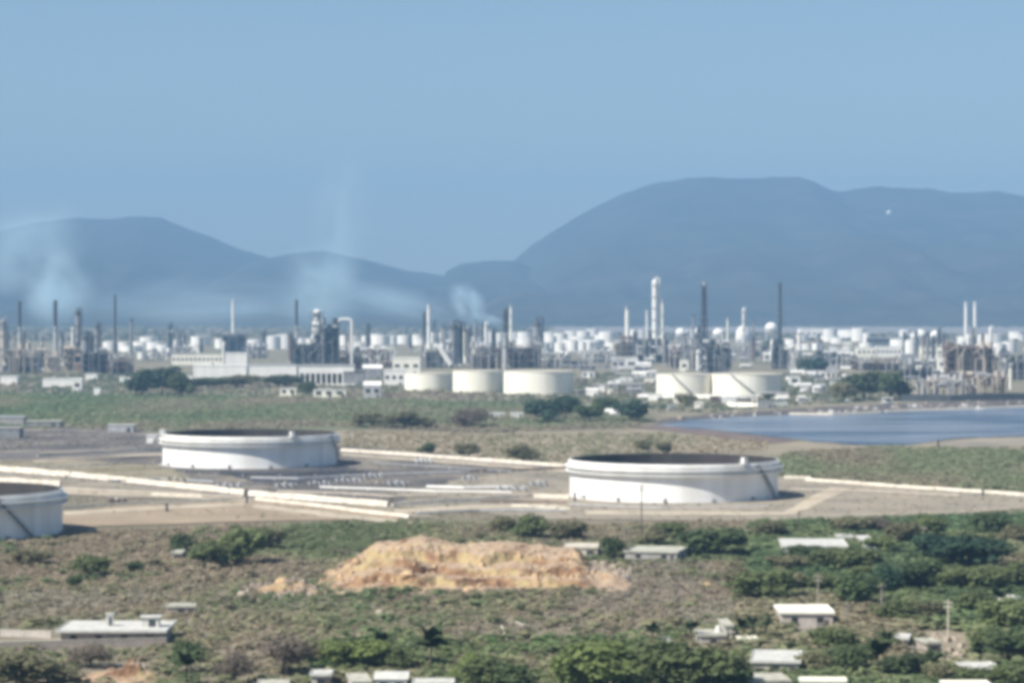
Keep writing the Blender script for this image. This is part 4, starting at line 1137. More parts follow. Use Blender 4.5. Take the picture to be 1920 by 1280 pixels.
GR = 'trees among the houses at the right'
GL = 'trees standing in the dry scrub'
GF = 'trees along the refinery edge'
TREES = [
    (1330, 1040, 50, 112, 'dark', 'round dark green tree behind the long slanting pale roof', GR),
    (1815, 1068, 62, 120, 'teal', 'widest blue-green tree left of the white debris at the right', GR),
    (1760, 1052, 48, 84, 'teal', 'blue-green tree touching the widest one on its left', GR),
    (1868, 1052, 44, 84, 'dark', 'dark tree above the white debris near the right edge', GR),
    (1735, 1018, 52, 66, 'mid', 'mid green tree at the top of the right-hand grove', GR),
    (1690, 1022, 44, 56, 'olive', 'yellowish olive tree right of the broken white house', GR),
    (1655, 1040, 34, 60, 'mid', 'mid green tree beside the small white wall pieces', GR),
    (1858, 1008, 44, 64, 'dark', 'dark tree nearest to the pale wall at the right edge', GR),
    (1905, 1020, 36, 60, 'olive', 'olive tree cut by the right edge below the pale wall', GR),
    (1540, 1068, 40, 86, 'mid', 'green tree right below the broken white house', GR),
    (1610, 1075, 48, 90, 'mid', 'green tree right of the one below the broken house', GR),
    (1480, 1075, 34, 70, 'olive', 'olive tree left below the broken white house', GR),
    (1612, 1142, 62, 86, 'dark', 'dark green tree right behind the flat cream roof', GR),
    (1655, 1118, 58, 70, 'teal', 'blue-green tree behind the dark one by the flat cream roof', GR),
    (1705, 1108, 56, 96, 'dark', 'dark broad tree in the middle of the right-hand grove', GR),
    (1755, 1100, 42, 70, 'mid', 'green tree right of the dark broad middle one', GR),
    (1795, 1110, 44, 76, 'mid', 'green tree under the white debris at the right', GR),
    (1850, 1112, 46, 84, 'mid', 'green tree below the widest blue-green one', GR),
    (1905, 1105, 50, 70, 'mid', 'green tree at the right edge by a small white patch', GR),
    (1425, 1128, 60, 100, 'mid', 'green tree left of the flat cream roof', GR),
    (1395, 1110, 44, 70, 'olive', 'olive tree at the left border of the right-hand grove', GR),
    (1475, 1112, 42, 64, 'olive', 'olive tree just behind the flat cream roof', GR),
    (1540, 1112, 36, 66, 'mid', 'green tree behind the flat cream roof, beside the pale pole', GR),
    (1670, 1170, 46, 70, 'mid', 'green tree right of the rubble by the flat cream roof', GR),
    (1725, 1165, 40, 72, 'olive', 'olive tree above the brown rubble ground', GR),
    (1840, 1160, 52, 74, 'mid', 'green tree right of the lone pale pole', GR),
    (1890, 1190, 66, 96, 'mid', 'full green tree at the right edge halfway up', GR),
    (1900, 1240, 62, 90, 'dark', 'dark green tree at the right edge above the white roof', GR),
    (1850, 1222, 50, 72, 'mid', 'green tree just behind the white wedge roof', GR),
    (1565, 1220, 46, 84, 'mid', 'green tree right above the white sheet roof', GR),
    (1530, 1265, 40, 60, 'olive', 'olive tree right of the white sheet roof', GR),
    (1590, 1262, 52, 80, 'dark', 'dark tree left of the leaning palm at the right', GR),
    (1690, 1275, 48, 76, 'dark', 'dark tree below the brown rubble ground', GR),
    (1760, 1282, 40, 70, 'olive', 'olive tree at the bottom edge near the white wedge roof', GR),
    (1905, 1290, 46, 90, 'mid', 'green tree in the bottom right corner', GR),
    (1830, 1292, 40, 70, 'mid', 'green tree below the white wedge roof', GR),
    (1500, 1052, 30, 70, 'dark', 'dark bushy tree touching the broken white house', GR),
    (1625, 1100, 40, 70, 'mid', 'green tree between the flat cream roof and the grove middle', GR),
    (1080, 1300, 92, 100, 'light', 'bright yellow-green tree at the bottom, left of the big canopy', GR),
    (1150, 1300, 98, 130, 'light', 'broad bright green tree in the big canopy at the bottom', GR),
    (1235, 1300, 98, 130, 'mid', 'broad mid green tree in the big canopy at the bottom', GR),
    (1320, 1300, 84, 120, 'mid', 'mid green tree at the right end of the bottom canopy', GR),
    (1375, 1300, 56, 80, 'dark', 'dark tree between the bottom canopy and the white sheet roof', GR),
    (920, 1295, 66, 90, 'mid', 'green tree at the bottom middle by the low white roof', GR),
    (965, 1298, 54, 70, 'dark', 'dark leafy tree right of the bottom middle one', GR),
    (875, 1285, 60, 50, 'light', 'light green tree at the end of the low white roof', GR),
    (690, 1252, 58, 96, 'light', 'light green tree with dark palms, above the low roofs', GL),
    (640, 1252, 54, 70, 'light', 'yellow-green tree left of the light green one by the palms', GL),
    (745, 1255, 48, 66, 'mid', 'green tree between the tall palm and the light green one', GL),
    (600, 1246, 50, 60, 'olive', 'olive tree at the left end above the low roofs', GL),
    (445, 1058, 74, 104, 'mid', 'largest green tree in the scrub left of the sand mound', GL),
    (395, 1066, 56, 78, 'mid', 'green tree just left of the largest one in the left scrub', GL),
    (505, 1030, 42, 70, 'olive', 'olive tree behind the largest one in the left scrub', GL),
    (345, 1036, 40, 54, 'dark', 'small dark tree below the sandy strip at left', GL),
    (170, 1082, 44, 76, 'mid', 'green tree alone in the left scrub under the cut-off tank', GL),
    (138, 1102, 26, 30, 'dark', 'small dark bushy tree below the lone green one at left', GL),
    (255, 1072, 22, 40, 'dark', 'flat dark bush between the left green trees', GL),
    (60, 1060, 30, 80, 'olive', 'olive tree in the scrub near the left edge', GL),
    (1003, 1010, 50, 80, 'mid', 'green tree behind the right half of the sand mound', GL),
    (940, 998, 32, 60, 'olive', 'olive tree behind the middle of the sand mound', GL),
    (1065, 1012, 40, 70, 'olive', 'olive tree behind the right end of the sand mound', GL),
    (1262, 1010, 34, 70, 'mid', 'green tree right of the dark pole below the nearest tank', GL),
    (1150, 1050, 46, 46, 'dark', 'dark tree at the right end of the sand mound', GL),
    (1230, 1024, 40, 60, 'olive', 'olive tree behind the left end of the slanting roof', GL),
    (1440, 1010, 36, 80, 'olive', 'olive tree left behind the broken white house', GL),
    (1600, 1000, 34, 90, 'olive', 'olive tree right behind the broken white house', GL),
    (1650, 1000, 34, 60, 'dry', 'bare brown tree on the edge of the pale pad at right', GL),
    (350, 1262, 62, 64, 'dark', 'dark tree right of the orange rubble heap', GL),
    (530, 1262, 72, 110, 'dry', 'big bare grey-brown tree left of the low roofs', GL),
    (440, 1280, 60, 80, 'dry', 'bare brown tree right of the orange rubble heap', GL),
    (90, 1284, 56, 120, 'olive', 'olive tree left of the orange rubble heap', GL),
    (30, 1290, 70, 90, 'olive', 'olive tree in the bottom left corner', GL),
    (170, 1250, 40, 90, 'dry', 'bare brown tree above the orange rubble heap', GL),
    (265, 742, 54, 66, 'teal', 'dark green tree, left of the clump before the long white hall', GF),
    (305, 740, 58, 62, 'teal', 'dark green tree, middle of the clump before the long white hall', GF),
    (342, 744, 48, 54, 'dark', 'dark green tree, right of the clump before the long white hall', GF),
    (390, 728, 22, 70, 'dark', 'dark hedge-like tree under the long white hall', GF),
    (445, 726, 24, 80, 'olive', 'olive tree row end under the tower block', GF),
    (520, 724, 24, 90, 'dark', 'dark low tree under the lower white hall', GF),
    (575, 742, 30, 34, 'dark', 'small dark tree below the columned white hall', GF),
    (1020, 792, 46, 70, 'teal', 'blue-green tree before the third cream tank, left', GF),
    (1060, 786, 48, 60, 'teal', 'blue-green tree before the third cream tank, right', GF),
    (1105, 790, 36, 60, 'dark', 'dark tree at the lower edge of the cluttered pipe yard', GF),
    (1180, 790, 46, 74, 'teal', 'blue-green tree at the left tip of the lagoon', GF),
    (1140, 775, 34, 54, 'dark', 'dark tree behind the one at the lagoon tip', GF),
    (1290, 762, 26, 40, 'olive', 'olive tree below the first stair tank', GF),
    (1440, 750, 16, 26, 'dark', 'small dark tree at the foot of the second stair tank', GF),
    (1620, 748, 54, 90, 'dark', 'big grey-green tree of the thicket, left', GF),
    (1668, 750, 58, 80, 'dark', 'big grey-green tree of the thicket, right', GF),
    (1585, 752, 40, 60, 'olive', 'olive tree left of the grey-green thicket', GF),
    (1520, 700, 30, 60, 'teal', 'dark green tree below the white post column', GF),
    (1900, 700, 34, 40, 'dark', 'dark tree at the right edge of the refinery', GF),
    (1450, 668, 34, 40, 'teal', 'dark green tree below the brightest gas sphere', GF),
    (760, 802, 34, 90, 'olive', 'olive tree in the scrub behind the yard, middle', GF),
    (700, 800, 30, 80, 'olive', 'olive tree in the scrub behind the yard, left', GF),
    (870, 800, 36, 100, 'dry', 'bare brown tree in the scrub below the middle cream tank', GF),
    (1205, 848, 26, 34, 'olive', 'lone bush tree behind the rim of the nearest tank', GF),
    (1245, 852, 24, 34, 'olive', 'second lone bush tree behind the rim of the nearest tank', GF),
    (980, 865, 34, 60, 'olive', 'olive bush tree on the dry strip behind the cream wall', GF),
    (880, 858, 30, 50, 'olive', 'olive bush tree on the dry strip, left of the other', GF),
    (800, 852, 24, 36, 'dark', 'dark bush tree on the dry strip at the long cream wall', GF),
]
for a in TREES:
    tree(*a)

# palms
FR = MB()
npts = 9
for sgn in (-1, 1):
    vs = []
    for k in range(npts):
        u = k / (npts - 1)
        x = u * 3.4; z = 1.1 * math.sin(u * 1.9) - 1.5 * u * u
        wd = 0.8 * math.sin(min(1, u * 1.15 + .12) * math.pi) ** .6 + .03
        vs += [(x, 0, z), (x - .25, sgn * wd, z - .38 * wd)]
    fs = [(2 * k, 2 * k + 2, 2 * k + 3, 2 * k + 1) for k in range(npts - 1) ]
    FR.add(vs, fs)
frond_proto = FR.build('frond', FROND)
pk = [0]
def palm(px, py, hpx, wpx, label):
    l = G(px, py); s = l.y / F
    i = pk[0]; pk[0] += 1
    h = hpx * s; k = 1.3 * wpx * s / 6.4
    t = thing('palm_tree', label, 'palm', (l.x, l.y, 0), i * 1.7, 'palms between the houses')
    zt = h - 1.2 * k
    mb = MB()
    lean = .5
    pts = [(lean * (u / 6) ** 2, 0, zt * u / 6) for u in range(7)]
    for j in range(6):
        mb.tube(pts[j], pts[j + 1], .26 - .02 * j, .24 - .02 * j, 7)
    mb.build('trunk', BARK, t, True)
    for j in range(14):
        f = part_copy(frond_proto, t, (lean, 0, zt))
        f.rotation_euler = (0, -rnd.uniform(-.3, 1.0), j * 2.39996)
        q = k * rnd.uniform(1.1, 1.35)
        f.scale = (q, q, q)
PALMS = [
    (806, 1256, 66, 76, 'tallest palm with a star of dark fronds above the low roofs'),
    (716, 1245, 52, 46, 'dark palm inside the light green tree above the low roofs'),
    (664, 1250, 42, 36, 'small dark palm left of the one in the light green tree'),
    (1222, 1218, 46, 34, 'dark palm left of the small pale house in the middle'),
    (1293, 1212, 42, 32, 'dark palm just behind the small pale house in the middle'),
    (1394, 1206, 40, 34, 'left palm of a trio behind a low cream wall'),
    (1413, 1200, 40, 30, 'middle palm of a trio behind a low cream wall'),
    (1435, 1204, 42, 30, 'right palm of a trio behind a low cream wall'),
    (1644, 1268, 60, 62, 'leaning palm right of the white sheet roof'),
    (1668, 1228, 40, 34, 'palm behind the leaning one at the right'),
    (1838, 1262, 52, 46, 'palm touching the white wedge roof'),
    (1745, 1272, 46, 42, 'palm on the brown rubble ground near the bottom'),
    (350, 1290, 60, 56, 'palm at the bottom right of the orange rubble heap'),
    (1880, 1150, 44, 44, 'palm before the full green tree at the right edge'),
]
for a in PALMS:
    palm(*a)
bpy.data.objects.remove(frond_proto)
for o in TRUNK:
    bpy.data.objects.remove(o)

# scrub that nobody could count
def inside(P, poly):
    x, y = P[:, 0], P[:, 1]
    r = np.zeros(len(P), bool)
    n = len(poly)
    for i in range(n):
        x0, y0 = poly[i]; x1, y1 = poly[(i + 1) % n]
        c = ((y0 > y) != (y1 > y)) & (x < (x1 - x0) * (y - y0) / (y1 - y0 + 1e-9) + x0)
        r ^= c
    return r

def wpoly(pts):
    return [(G(*p).x, G(*p).y) for p in pts]

SCRUBM = mat('scrub_leaf', (1.0, 1.0, 1.0), (0.75, 0.75, 0.75), 0.3, 0.9, attr='tint', spec=0.05, trans=.4)
BUSH = []
for i in range(8):
    r = np.random.default_rng(500 + i)
    v = leaf_cloud(30, [(r.uniform(-.25, .25), r.uniform(-.25, .25), r.uniform(.2, .45), r.uniform(.22, .34)) for k in range(5)], .27, r, 1.3, 1.1)
    BUSH.append(v)

def scrub(name, label, zone, step, size, pal, excl=(), patchy=0.0, seed=0, lowf=0.012):
    """pal: list of (noise threshold, colour) from brown to green"""
    r = np.random.default_rng(900 + seed)
    poly = wpoly(zone)
    a = np.array(poly)
    lo, hi = a.min(0), a.max(0)
    n = int((hi[0] - lo[0]) * (hi[1] - lo[1]) / step ** 2)
    P = lo + (hi - lo) * r.random((n, 2))
    m = inside(P, poly)
    for e in excl:
        m &= ~inside(P, wpoly(e))
    P = P[m]
    nz = np.array([noise.fractal(Vector((x * lowf, y * lowf * .45, seed)), 1.0, 2.0, 4) for x, y in P])
    n2 = np.array([noise.noise(Vector((x * .05, y * .03, seed + 5))) for x, y in P])
    if patchy:
        k = n2 > -1 + 2 * patchy - .6
        P, nz, n2 = P[k], nz[k], n2[k]
    vs, cs = [], []
    th = np.array([q[0] for q in pal]); cc = np.array([q[1] for q in pal])
    f = nz * 1.5 + r.normal(size=len(P)) * .12
    col = np.stack([np.interp(f, th, cc[:, j]) for j in range(3)], 1) * (0.8 + .4 * r.random(len(P)))[:, None]
    sz = size * (0.55 + .9 * r.random(len(P)))
    bi = r.integers(0, len(BUSH), len(P))
    ang = r.random(len(P)) * 6.283
    for k in range(len(BUSH)):
        s = np.where(bi == k)[0]
        if not len(s):
            continue
        b0 = BUSH[k]
        ca, sa = np.cos(ang[s]), np.sin(ang[s])
        X = (b0[None, :, 0] * ca[:, None] - b0[None, :, 1] * sa[:, None]) * sz[s][:, None] * 1.25 + P[s, 0][:, None]
        Y = (b0[None, :, 0] * sa[:, None] + b0[None, :, 1] * ca[:, None]) * sz[s][:, None] * 1.25 + P[s, 1][:, None]
        Z = b0[None, :, 2] * sz[s][:, None] * .7 + 0 * X
        vs.append(np.stack([X, Y, Z], 2).reshape(-1, 3))
        cs.append(np.repeat(col[s], len(b0), 0))
    v = np.concatenate(vs); c = np.concatenate(cs) * 2.05
    me = mesh_np(name, v, np.arange(len(v)).reshape(-1, 4), SCRUBM, c)
    o = bpy.data.objects.new(name, me); COL.objects.link(o)
    return tag(o, label=label, kind='stuff')

BROWN, GREYB, OLIV, GREEN = (0.195, 0.162, 0.118), (0.19, 0.172, 0.132), (0.175, 0.172, 0.105), (0.105, 0.125, 0.065)
EX_MOUND = [(605, 1108), (1180, 1103), (1185, 1075), (1120, 1050), (720, 1050), (660, 1078)]
EX_H1 = [(-150, 1222), (320, 1214), (318, 1170), (90, 1178), (-150, 1200)]
EX_R = [(1690, 1250), (1830, 1250), (1830, 1185), (1720, 1180)]
EX_Y = [(1480, 1200), (1570, 1196), (1560, 1150), (1500, 1155)]
EX_D = [(110, 1278), (290, 1278), (280, 1240), (180, 1240)]
scrub('scrub', 'dry brown scrub covering the near slope', [(-120, 1330), (1400, 1330), (1420, 1050), (1180, 1055), (600, 1065), (300, 1100), (-120, 1110)], 2.3, 1.7,
      [(-.5, GREYB), (-.2, BROWN), (.02, (0.178, 0.158, 0.105)), (.2, OLIV), (.55, GREEN)], (EX_MOUND, EX_H1, EX_D), .12, 1)
scrub('scrub', 'green brush growing along the bottom between the low roofs', [(560, 1330), (1400, 1330), (1400, 1170), (1180, 1195), (960, 1205), (820, 1190), (580, 1205)], 3.0, 3.2,
      [(-.6, (0.17, 0.155, 0.10)), (-.2, (0.14, 0.145, 0.08)), (.1, (0.11, 0.135, 0.062)), (.5, (0.085, 0.12, 0.05))], (), .35, 15, .02)
scrub('scrub', 'scattered taller olive bushes in the dry scrub', [(-120, 1330), (1400, 1330), (1420, 985), (1080, 992), (760, 985), (480, 992), (-120, 1012)], 9.0, 3.6,
      [(-.5, (0.16, 0.14, 0.10)), (-.1, (0.15, 0.145, 0.085)), (.2, (0.115, 0.13, 0.07)), (.5, (0.085, 0.11, 0.055))], (EX_MOUND, EX_H1, EX_D), .3, 14, .02)
scrub('scrub', 'olive green scrub along the edge of the tank yard', [(-120, 1112), (300, 1102), (600, 1067), (1180, 1057), (1420, 1052), (1430, 975), (1080, 985), (760, 978), (480, 984), (180, 996), (-120, 1002)], 2.1, 2.0,
      [(-.6, BROWN), (-.25, (0.19, 0.165, 0.115)), (0, OLIV), (.25, (0.14, 0.155, 0.085)), (.5, GREEN)], (EX_MOUND,), .10, 9)
scrub('scrub', 'green and olive scrub between the houses at the right', [(1370, 1330), (2050, 1330), (2050, 962), (1900, 968), (1700, 976), (1420, 985)], 2.7, 4.3,
      [(-.7, (0.17, 0.15, 0.10)), (-.45, (0.15, 0.155, 0.088)), (-.1, (0.105, 0.13, 0.062)), (.4, (0.070, 0.100, 0.050))], (EX_R, EX_Y), .10, 2)
scrub('scrub', 'band of olive green scrub behind the tank yard', [(-150, 800), (300, 808), (640, 800), (900, 812), (1180, 802), (1230, 786), (1000, 757), (560, 745), (-150, 738)], 4.5, 3.0,
      [(-.5, (0.19, 0.165, 0.125)), (-.15, (0.16, 0.165, 0.105)), (.15, (0.13, 0.155, 0.09)), (.5, (0.10, 0.135, 0.075))], (), .15, 3, .005)
scrub('scrub', 'thick olive bushes on the bank above the long pale wall at right', [(1440, 893), (1540, 898), (1700, 911), (2050, 926), (2050, 848), (1900, 843), (1640, 840), (1470, 850)], 2.4, 3.0,
      [(-.5, (0.18, 0.155, 0.11)), (0, (0.17, 0.168, 0.108)), (.3, (0.14, 0.155, 0.09))], (), .05, 4)
scrub('scrub', 'thin dry weeds growing on the pale pad and yard', [(-100, 960), (110, 962), (480, 975), (1000, 975), (1480, 978), (1960, 955), (1960, 930), (1500, 899), (1060, 884), (660, 846), (300, 850), (-100, 870)], 5.0, 1.1,
      [(-.5, (0.20, 0.17, 0.12)), (0, (0.16, 0.15, 0.095)), (.4, (0.12, 0.125, 0.075))], ([(300, 880), (640, 880), (660, 860), (300, 850)], [(1060, 945), (1470, 945), (1470, 910), (1060, 910)], [(-150, 1010), (120, 1005), (120, 965), (-150, 965)]), .55, 12)
scrub('scrub', 'sparse dry bushes on the tan strip behind the yard', [(640, 838), (1000, 866), (1060, 868), (1440, 846), (1440, 826), (1230, 812), (900, 815), (650, 808)], 5.0, 2.2,
      [(-.5, (0.24, 0.20, 0.14)), (.1, (0.20, 0.18, 0.12)), (.5, OLIV)], (), .5, 5)
scrub('scrub', 'grey brush on the muddy ground left of the farther open tank', [(-100, 835), (0, 846), (290, 840), (290, 815), (-100, 800)], 6.0, 1.6,
      [(-.5, (0.16, 0.145, 0.135)), (.5, (0.15, 0.14, 0.11))], (), .5, 6)
scrub('scrub', 'sparse low scrub among the refinery yards', [(-100, 738), (560, 745), (1150, 770), (1300, 775), (1700, 748), (1700, 700), (1100, 700), (-100, 700)], 9.0, 3.2,
      [(-.5, (0.17, 0.145, 0.11)), (0, (0.125, 0.135, 0.09)), (.4, (0.075, 0.10, 0.065))], (), .5, 7, .006)
scrub('scrub', 'far dark tree belt between the refinery and the hills', [(-200, 640), (2100, 640), (2300, 610), (-400, 610)], 48.0, 9.0,
      [(-.5, (0.10, 0.10, 0.06)), (.4, (0.05, 0.07, 0.04))], ([(1030, 624), (2100, 628), (2300, 614), (1030, 613)],), .35, 8, .002)

# ---------------------------------------------------------------- sand mound
SAND = bpy.data.materials.new('sandy_cut_earth'); SAND.use_nodes = True
nt = SAND.node_tree; b = nt.nodes['Principled BSDF']; b.inputs['Roughness'].default_value = .95; b.inputs['Specular IOR Level'].default_value = .1
geo = nt.nodes.new('ShaderNodeNewGeometry')
n1 = nt.nodes.new('ShaderNodeTexNoise'); n1.inputs['Scale'].default_value = .07; n1.inputs['Detail'].default_value = 9; n1.inputs['Roughness'].default_value = .65
nt.links.new(geo.outputs['Position'], n1.inputs['Vector'])
cr = nt.nodes.new('ShaderNodeValToRGB')
cr.color_ramp.elements[0].position = .38; cr.color_ramp.elements[0].color = (.13, .075, .045, 1)
cr.color_ramp.elements[1].position = .66; cr.color_ramp.elements[1].color = (.37, .255, .15, 1)
e = cr.color_ramp.elements.new(.46); e.color = (.26, .155, .09, 1)
e = cr.color_ramp.elements.new(.56); e.color = (.39, .31, .165, 1)
nt.links.new(n1.outputs['Fac'], cr.inputs[0])
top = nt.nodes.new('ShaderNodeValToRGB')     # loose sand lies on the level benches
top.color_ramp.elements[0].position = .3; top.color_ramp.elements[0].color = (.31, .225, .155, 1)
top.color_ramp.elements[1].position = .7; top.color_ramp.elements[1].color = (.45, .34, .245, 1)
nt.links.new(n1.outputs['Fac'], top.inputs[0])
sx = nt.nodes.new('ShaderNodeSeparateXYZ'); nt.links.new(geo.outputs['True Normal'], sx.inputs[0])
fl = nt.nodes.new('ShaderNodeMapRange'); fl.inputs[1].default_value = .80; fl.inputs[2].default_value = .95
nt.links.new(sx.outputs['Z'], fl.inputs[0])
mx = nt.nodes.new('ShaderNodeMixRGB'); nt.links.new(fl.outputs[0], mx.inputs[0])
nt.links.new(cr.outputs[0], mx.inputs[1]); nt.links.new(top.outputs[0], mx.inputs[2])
nt.links.new(mx.outputs[0], b.inputs['Base Color'])
bp = nt.nodes.new('ShaderNodeBump'); bp.inputs['Strength'].default_value = .8; bp.inputs['Distance'].default_value = 1.0
n3 = nt.nodes.new('ShaderNodeTexNoise'); n3.inputs['Scale'].default_value = .6; n3.inputs['Detail'].default_value = 6
nt.links.new(geo.outputs['Position'], n3.inputs['Vector'])
nt.links.new(n3.outputs['Fac'], bp.inputs['Height']); nt.links.new(bp.outputs[0], b.inputs['Normal'])

def smooth(a, b, x):
    t = min(1, max(0, (x - a) / (b - a)))
    return t * t * (3 - 2 * t)

def mound_h(x, d):
    """terraced heap: lower face, bench, upper face, top with a hump"""
    u = (x / 758 * F + 960)          # along its length
    q = Vector((x * .16, d * .10, 3.3))
    w = noise.fractal(q, 1.0, 2.0, 5)
    w2 = noise.noise(Vector((x * .045, 1.7, 0)))
    gu = .7 * noise.noise(Vector((x * .55, 2.2, 0))) + 2.6 * noise.noise(Vector((x * .17, 6.2, 0)))
    f1 = 752 + 5 * w2 + 1.2 * w + gu
    f2 = 777 + 7 * noise.noise(Vector((x * .06, 9.1, 0))) + 1.5 * w - gu
    f3 = 764 + 6 * noise.noise(Vector((x * .05, 4.4, 0))) + 1.2 * w + gu
    low = smooth(f1, f1 + 2.5, d) * 2.4 + smooth(f3, f3 + 2.5, d) * 2.0
    up = smooth(f2, f2 + 3.5, d) * 3.0
    hump = 2.6 * math.exp(-((u - 785) / 42) ** 2 - ((d - 800) / 14) ** 2)
    back = 1 - smooth(812, 836, d)
    la = smooth(585, 690, u + 25 * w); ra = 1 - smooth(1085, 1125, u + 10 * w)
    ru = 1 - smooth(930, 1090, u + 15 * w) * .55
    yel = 2.5 * math.exp(-((u - 735) / 45) ** 2 - ((d - 764) / 14) ** 2)
    h = (low * la * ra + yel) + up * la * ra * ru * smooth(640, 700, u) + hump
    h = h * back + (w * .9 + .4 * noise.noise(Vector((x * .5, d * .5, 0)))) * (la * ra + .15) * back
    # grey rubble end and the low tail at the left
    h += back * 3.0 * math.exp(-((u - 1140) / 32) ** 2 - ((d - 768) / 13) ** 2) * (1 + .5 * w)
    h += 2.2 * math.exp(-((u - 530) / 62) ** 2 - ((d - 744) / 9) ** 2) * max(0, .75 + 1.2 * w)
    e = smooth(735, 742, d) * back * smooth(440, 480, u) * (1 - smooth(1180, 1215, u))
    return h * e - .25 * (1 - e) - .05

nx, ny = 260, 150
vs = []
for j in range(ny):
    d = 730 + 112 * j / (ny - 1)
    for i in range(nx):
        x = -78 + 118 * i / (nx - 1)
        vs.append((x, d, mound_h(x, d)))
fs = [(j * nx + i, j * nx + i + 1, (j + 1) * nx + i + 1, (j + 1) * nx + i) for j in range(ny - 1) for i in range(nx - 1)]
o = MB().add(vs, fs).build('sand_mound', SAND)
tag(o, 'terraced orange and yellow sand mound dug out of the scrub', kind='structure')

def rock_mb(r, seed):
    mb = MB()
    m, n = 6, 8
    vs = []
    for j in range(m + 1):
        for i in range(n):
            th = math.pi * j / m; ph = 2 * math.pi * i / n
            p = Vector((math.sin(th) * math.cos(ph), math.sin(th) * math.sin(ph), math.cos(th) * .75))
            k = r * (1 + .45 * noise.noise(p * 1.6 + Vector((seed, 0, 0))))
            vs.append(tuple(p * k))
    fs = [(j * n + i, j * n + (i + 1) % n, (j + 1) * n + (i + 1) % n, (j + 1) * n + i) for j in range(m) for i in range(n)]
    return mb.add(vs, fs)
RS = [rock_mb(1.0, k * 3.1).build('boulder', ROCK) for k in range(4)]
rk = [(872, 1022, .9, 'dark', 'dark boulder on the flat top of the sand mound'), (645, 1062, 1.2, 'd', 'brown boulder on the left slope of the mound'), (668, 1085, 1.3, 's', 'sandy boulder on the left slope, lower one'),
      (765, 1102, 1.6, 's', 'pale boulder block at the foot of the yellow face'), (880, 1108, 1.5, 's', 'pale boulder at the mound foot, right of the yellow face'), (712, 1152, 1.3, 'p', 'pinkish pale boulder in the scrub below the mound'),
      (728, 1154, .9, 'p', 'smaller pale boulder next to the pinkish one'), (1172, 1085, 1.2, 'w', 'whitish boulder at the grey right end of the mound'), (1127, 1040, 2.0, 'p', 'large arched pale boulder at the right end of the mound'), (455, 1118, 1.5, 'p', 'pale pinkish boulder at the left tail of the mound'),
      (528, 1108, 1.7, 's', 'sandy boulder in the left tail of the mound'), (935, 1142, .8, 'dark', 'small dark boulder on the brown ground below the mound'), (1268, 1102, .8, 'dark', 'small dark boulder right of the mound'), (1327, 1100, 1.3, 's', 'pale boulder on the brown ground left of the grove')]
RM = {'dark': DWOOD, 'd': RUST, 's': ROCK, 'p': RUBBLE, 'w': WHITE}
for i, (px, py, r, k, lab) in enumerate(rk):
    l = G(px, py)
    z = max(0, mound_h(l.x, l.y)) if 730 < l.y < 842 and -78 < l.x < 40 else 0
    if z > .5:      # where it is seen on the slope
        for _ in range(6):
            l = G(px, py, z); z = max(0, mound_h(l.x, l.y))
    me = RS[i % 4].data.copy(); me.materials[0] = RM[k]
    o = bpy.data.objects.new('boulder', me); COL.objects.link(o)
    o.location = (l.x, l.y, z + .25 * r); o.scale = (r * 1.3, r, r); o.rotation_euler = (0, 0, i)
    tag(o, lab, 'boulder', 'boulders about the sand mound')
for o in RS:
    bpy.data.objects.remove(o)

def rubble(zone, n, size, label, m, seed, hfun=None):
    r = np.random.default_rng(seed)
    poly = wpoly(zone); a = np.array(poly); lo, hi = a.min(0), a.max(0)
    P = lo + (hi - lo) * r.random((n * 3, 2)); P = P[inside(P, poly)][:n]
    mb = MB()
    for x, y in P:
        s = size * (.4 + r.random() ** 2 * 1.3)
        z = hfun(x, y) if hfun else 0
        mb.box(x, y, z - s * .2, s * r.uniform(.7, 1.6), s * r.uniform(.6, 1.2), s * r.uniform(.5, 1.0), r.random() * 6, taper=r.uniform(.5, .9))
    o = mb.build('rubble', m)
    return tag(o, label=label, kind='stuff')
rubble([(590, 1105), (1180, 1100), (1180, 1075), (600, 1080)], 240, .9, 'loose sandstone lumps on the lower face of the mound', ROCK, 1, lambda x, y: max(0, mound_h(x, y)))
rubble([(1095, 1095), (1190, 1100), (1190, 1060), (1110, 1050)], 180, 1.1, 'grey pale rubble at the right end of the mound', RUBBLE, 2, lambda x, y: max(0, mound_h(x, y)))
rubble([(440, 1124), (590, 1120), (590, 1100), (470, 1096)], 120, 1.0, 'low tail of pale rubble left of the mound', RUBBLE, 3, lambda x, y: max(0, mound_h(x, y)))
rubble([(1560, 1200), (1625, 1192), (1610, 1155), (1566, 1150)], 120, 1.0, 'heap of pale rubble beside the flat cream roof', RUBBLE, 4)
rubble([(1690, 1245), (1820, 1240), (1800, 1185), (1700, 1195)], 120, .9, 'brown and pale rubble on the bare ground at right', RUBBLE, 5)
rubble([(1820, 1062), (1880, 1062), (1870, 1045), (1830, 1045)], 40, 1.1, 'white debris scattered among the right-hand trees', WHITE, 6)
rubble([(1390, 1290), (1510, 1290), (1490, 1258), (1410, 1262)], 90, 1.0, 'white rubble under the white sheet roof', RUBBLE, 7)
rubble([(250, 1275), (280, 1268), (268, 1240), (240, 1243)], 60, 1.1, 'whitish broken wall lumps on the orange heap', RUBBLE, 8)

rubble([(1240, 795), (1400, 781), (1600, 773), (1920, 762), (1920, 756), (1600, 765), (1300, 783)], 170, 2.2, 'dark and pale stones along the lagoon shore', CONCG, 9)
rubble([(1240, 790), (1400, 777), (1600, 769), (1920, 758), (1920, 750), (1600, 758), (1300, 776)], 120, 2.0, 'pale stones scattered on the lagoon bank', RUBBLE, 10)
rubble([(640, 905), (740, 909), (740, 893), (650, 892)], 70, .9, 'pale broken concrete beside the pipe manifolds', RUBBLE, 11)

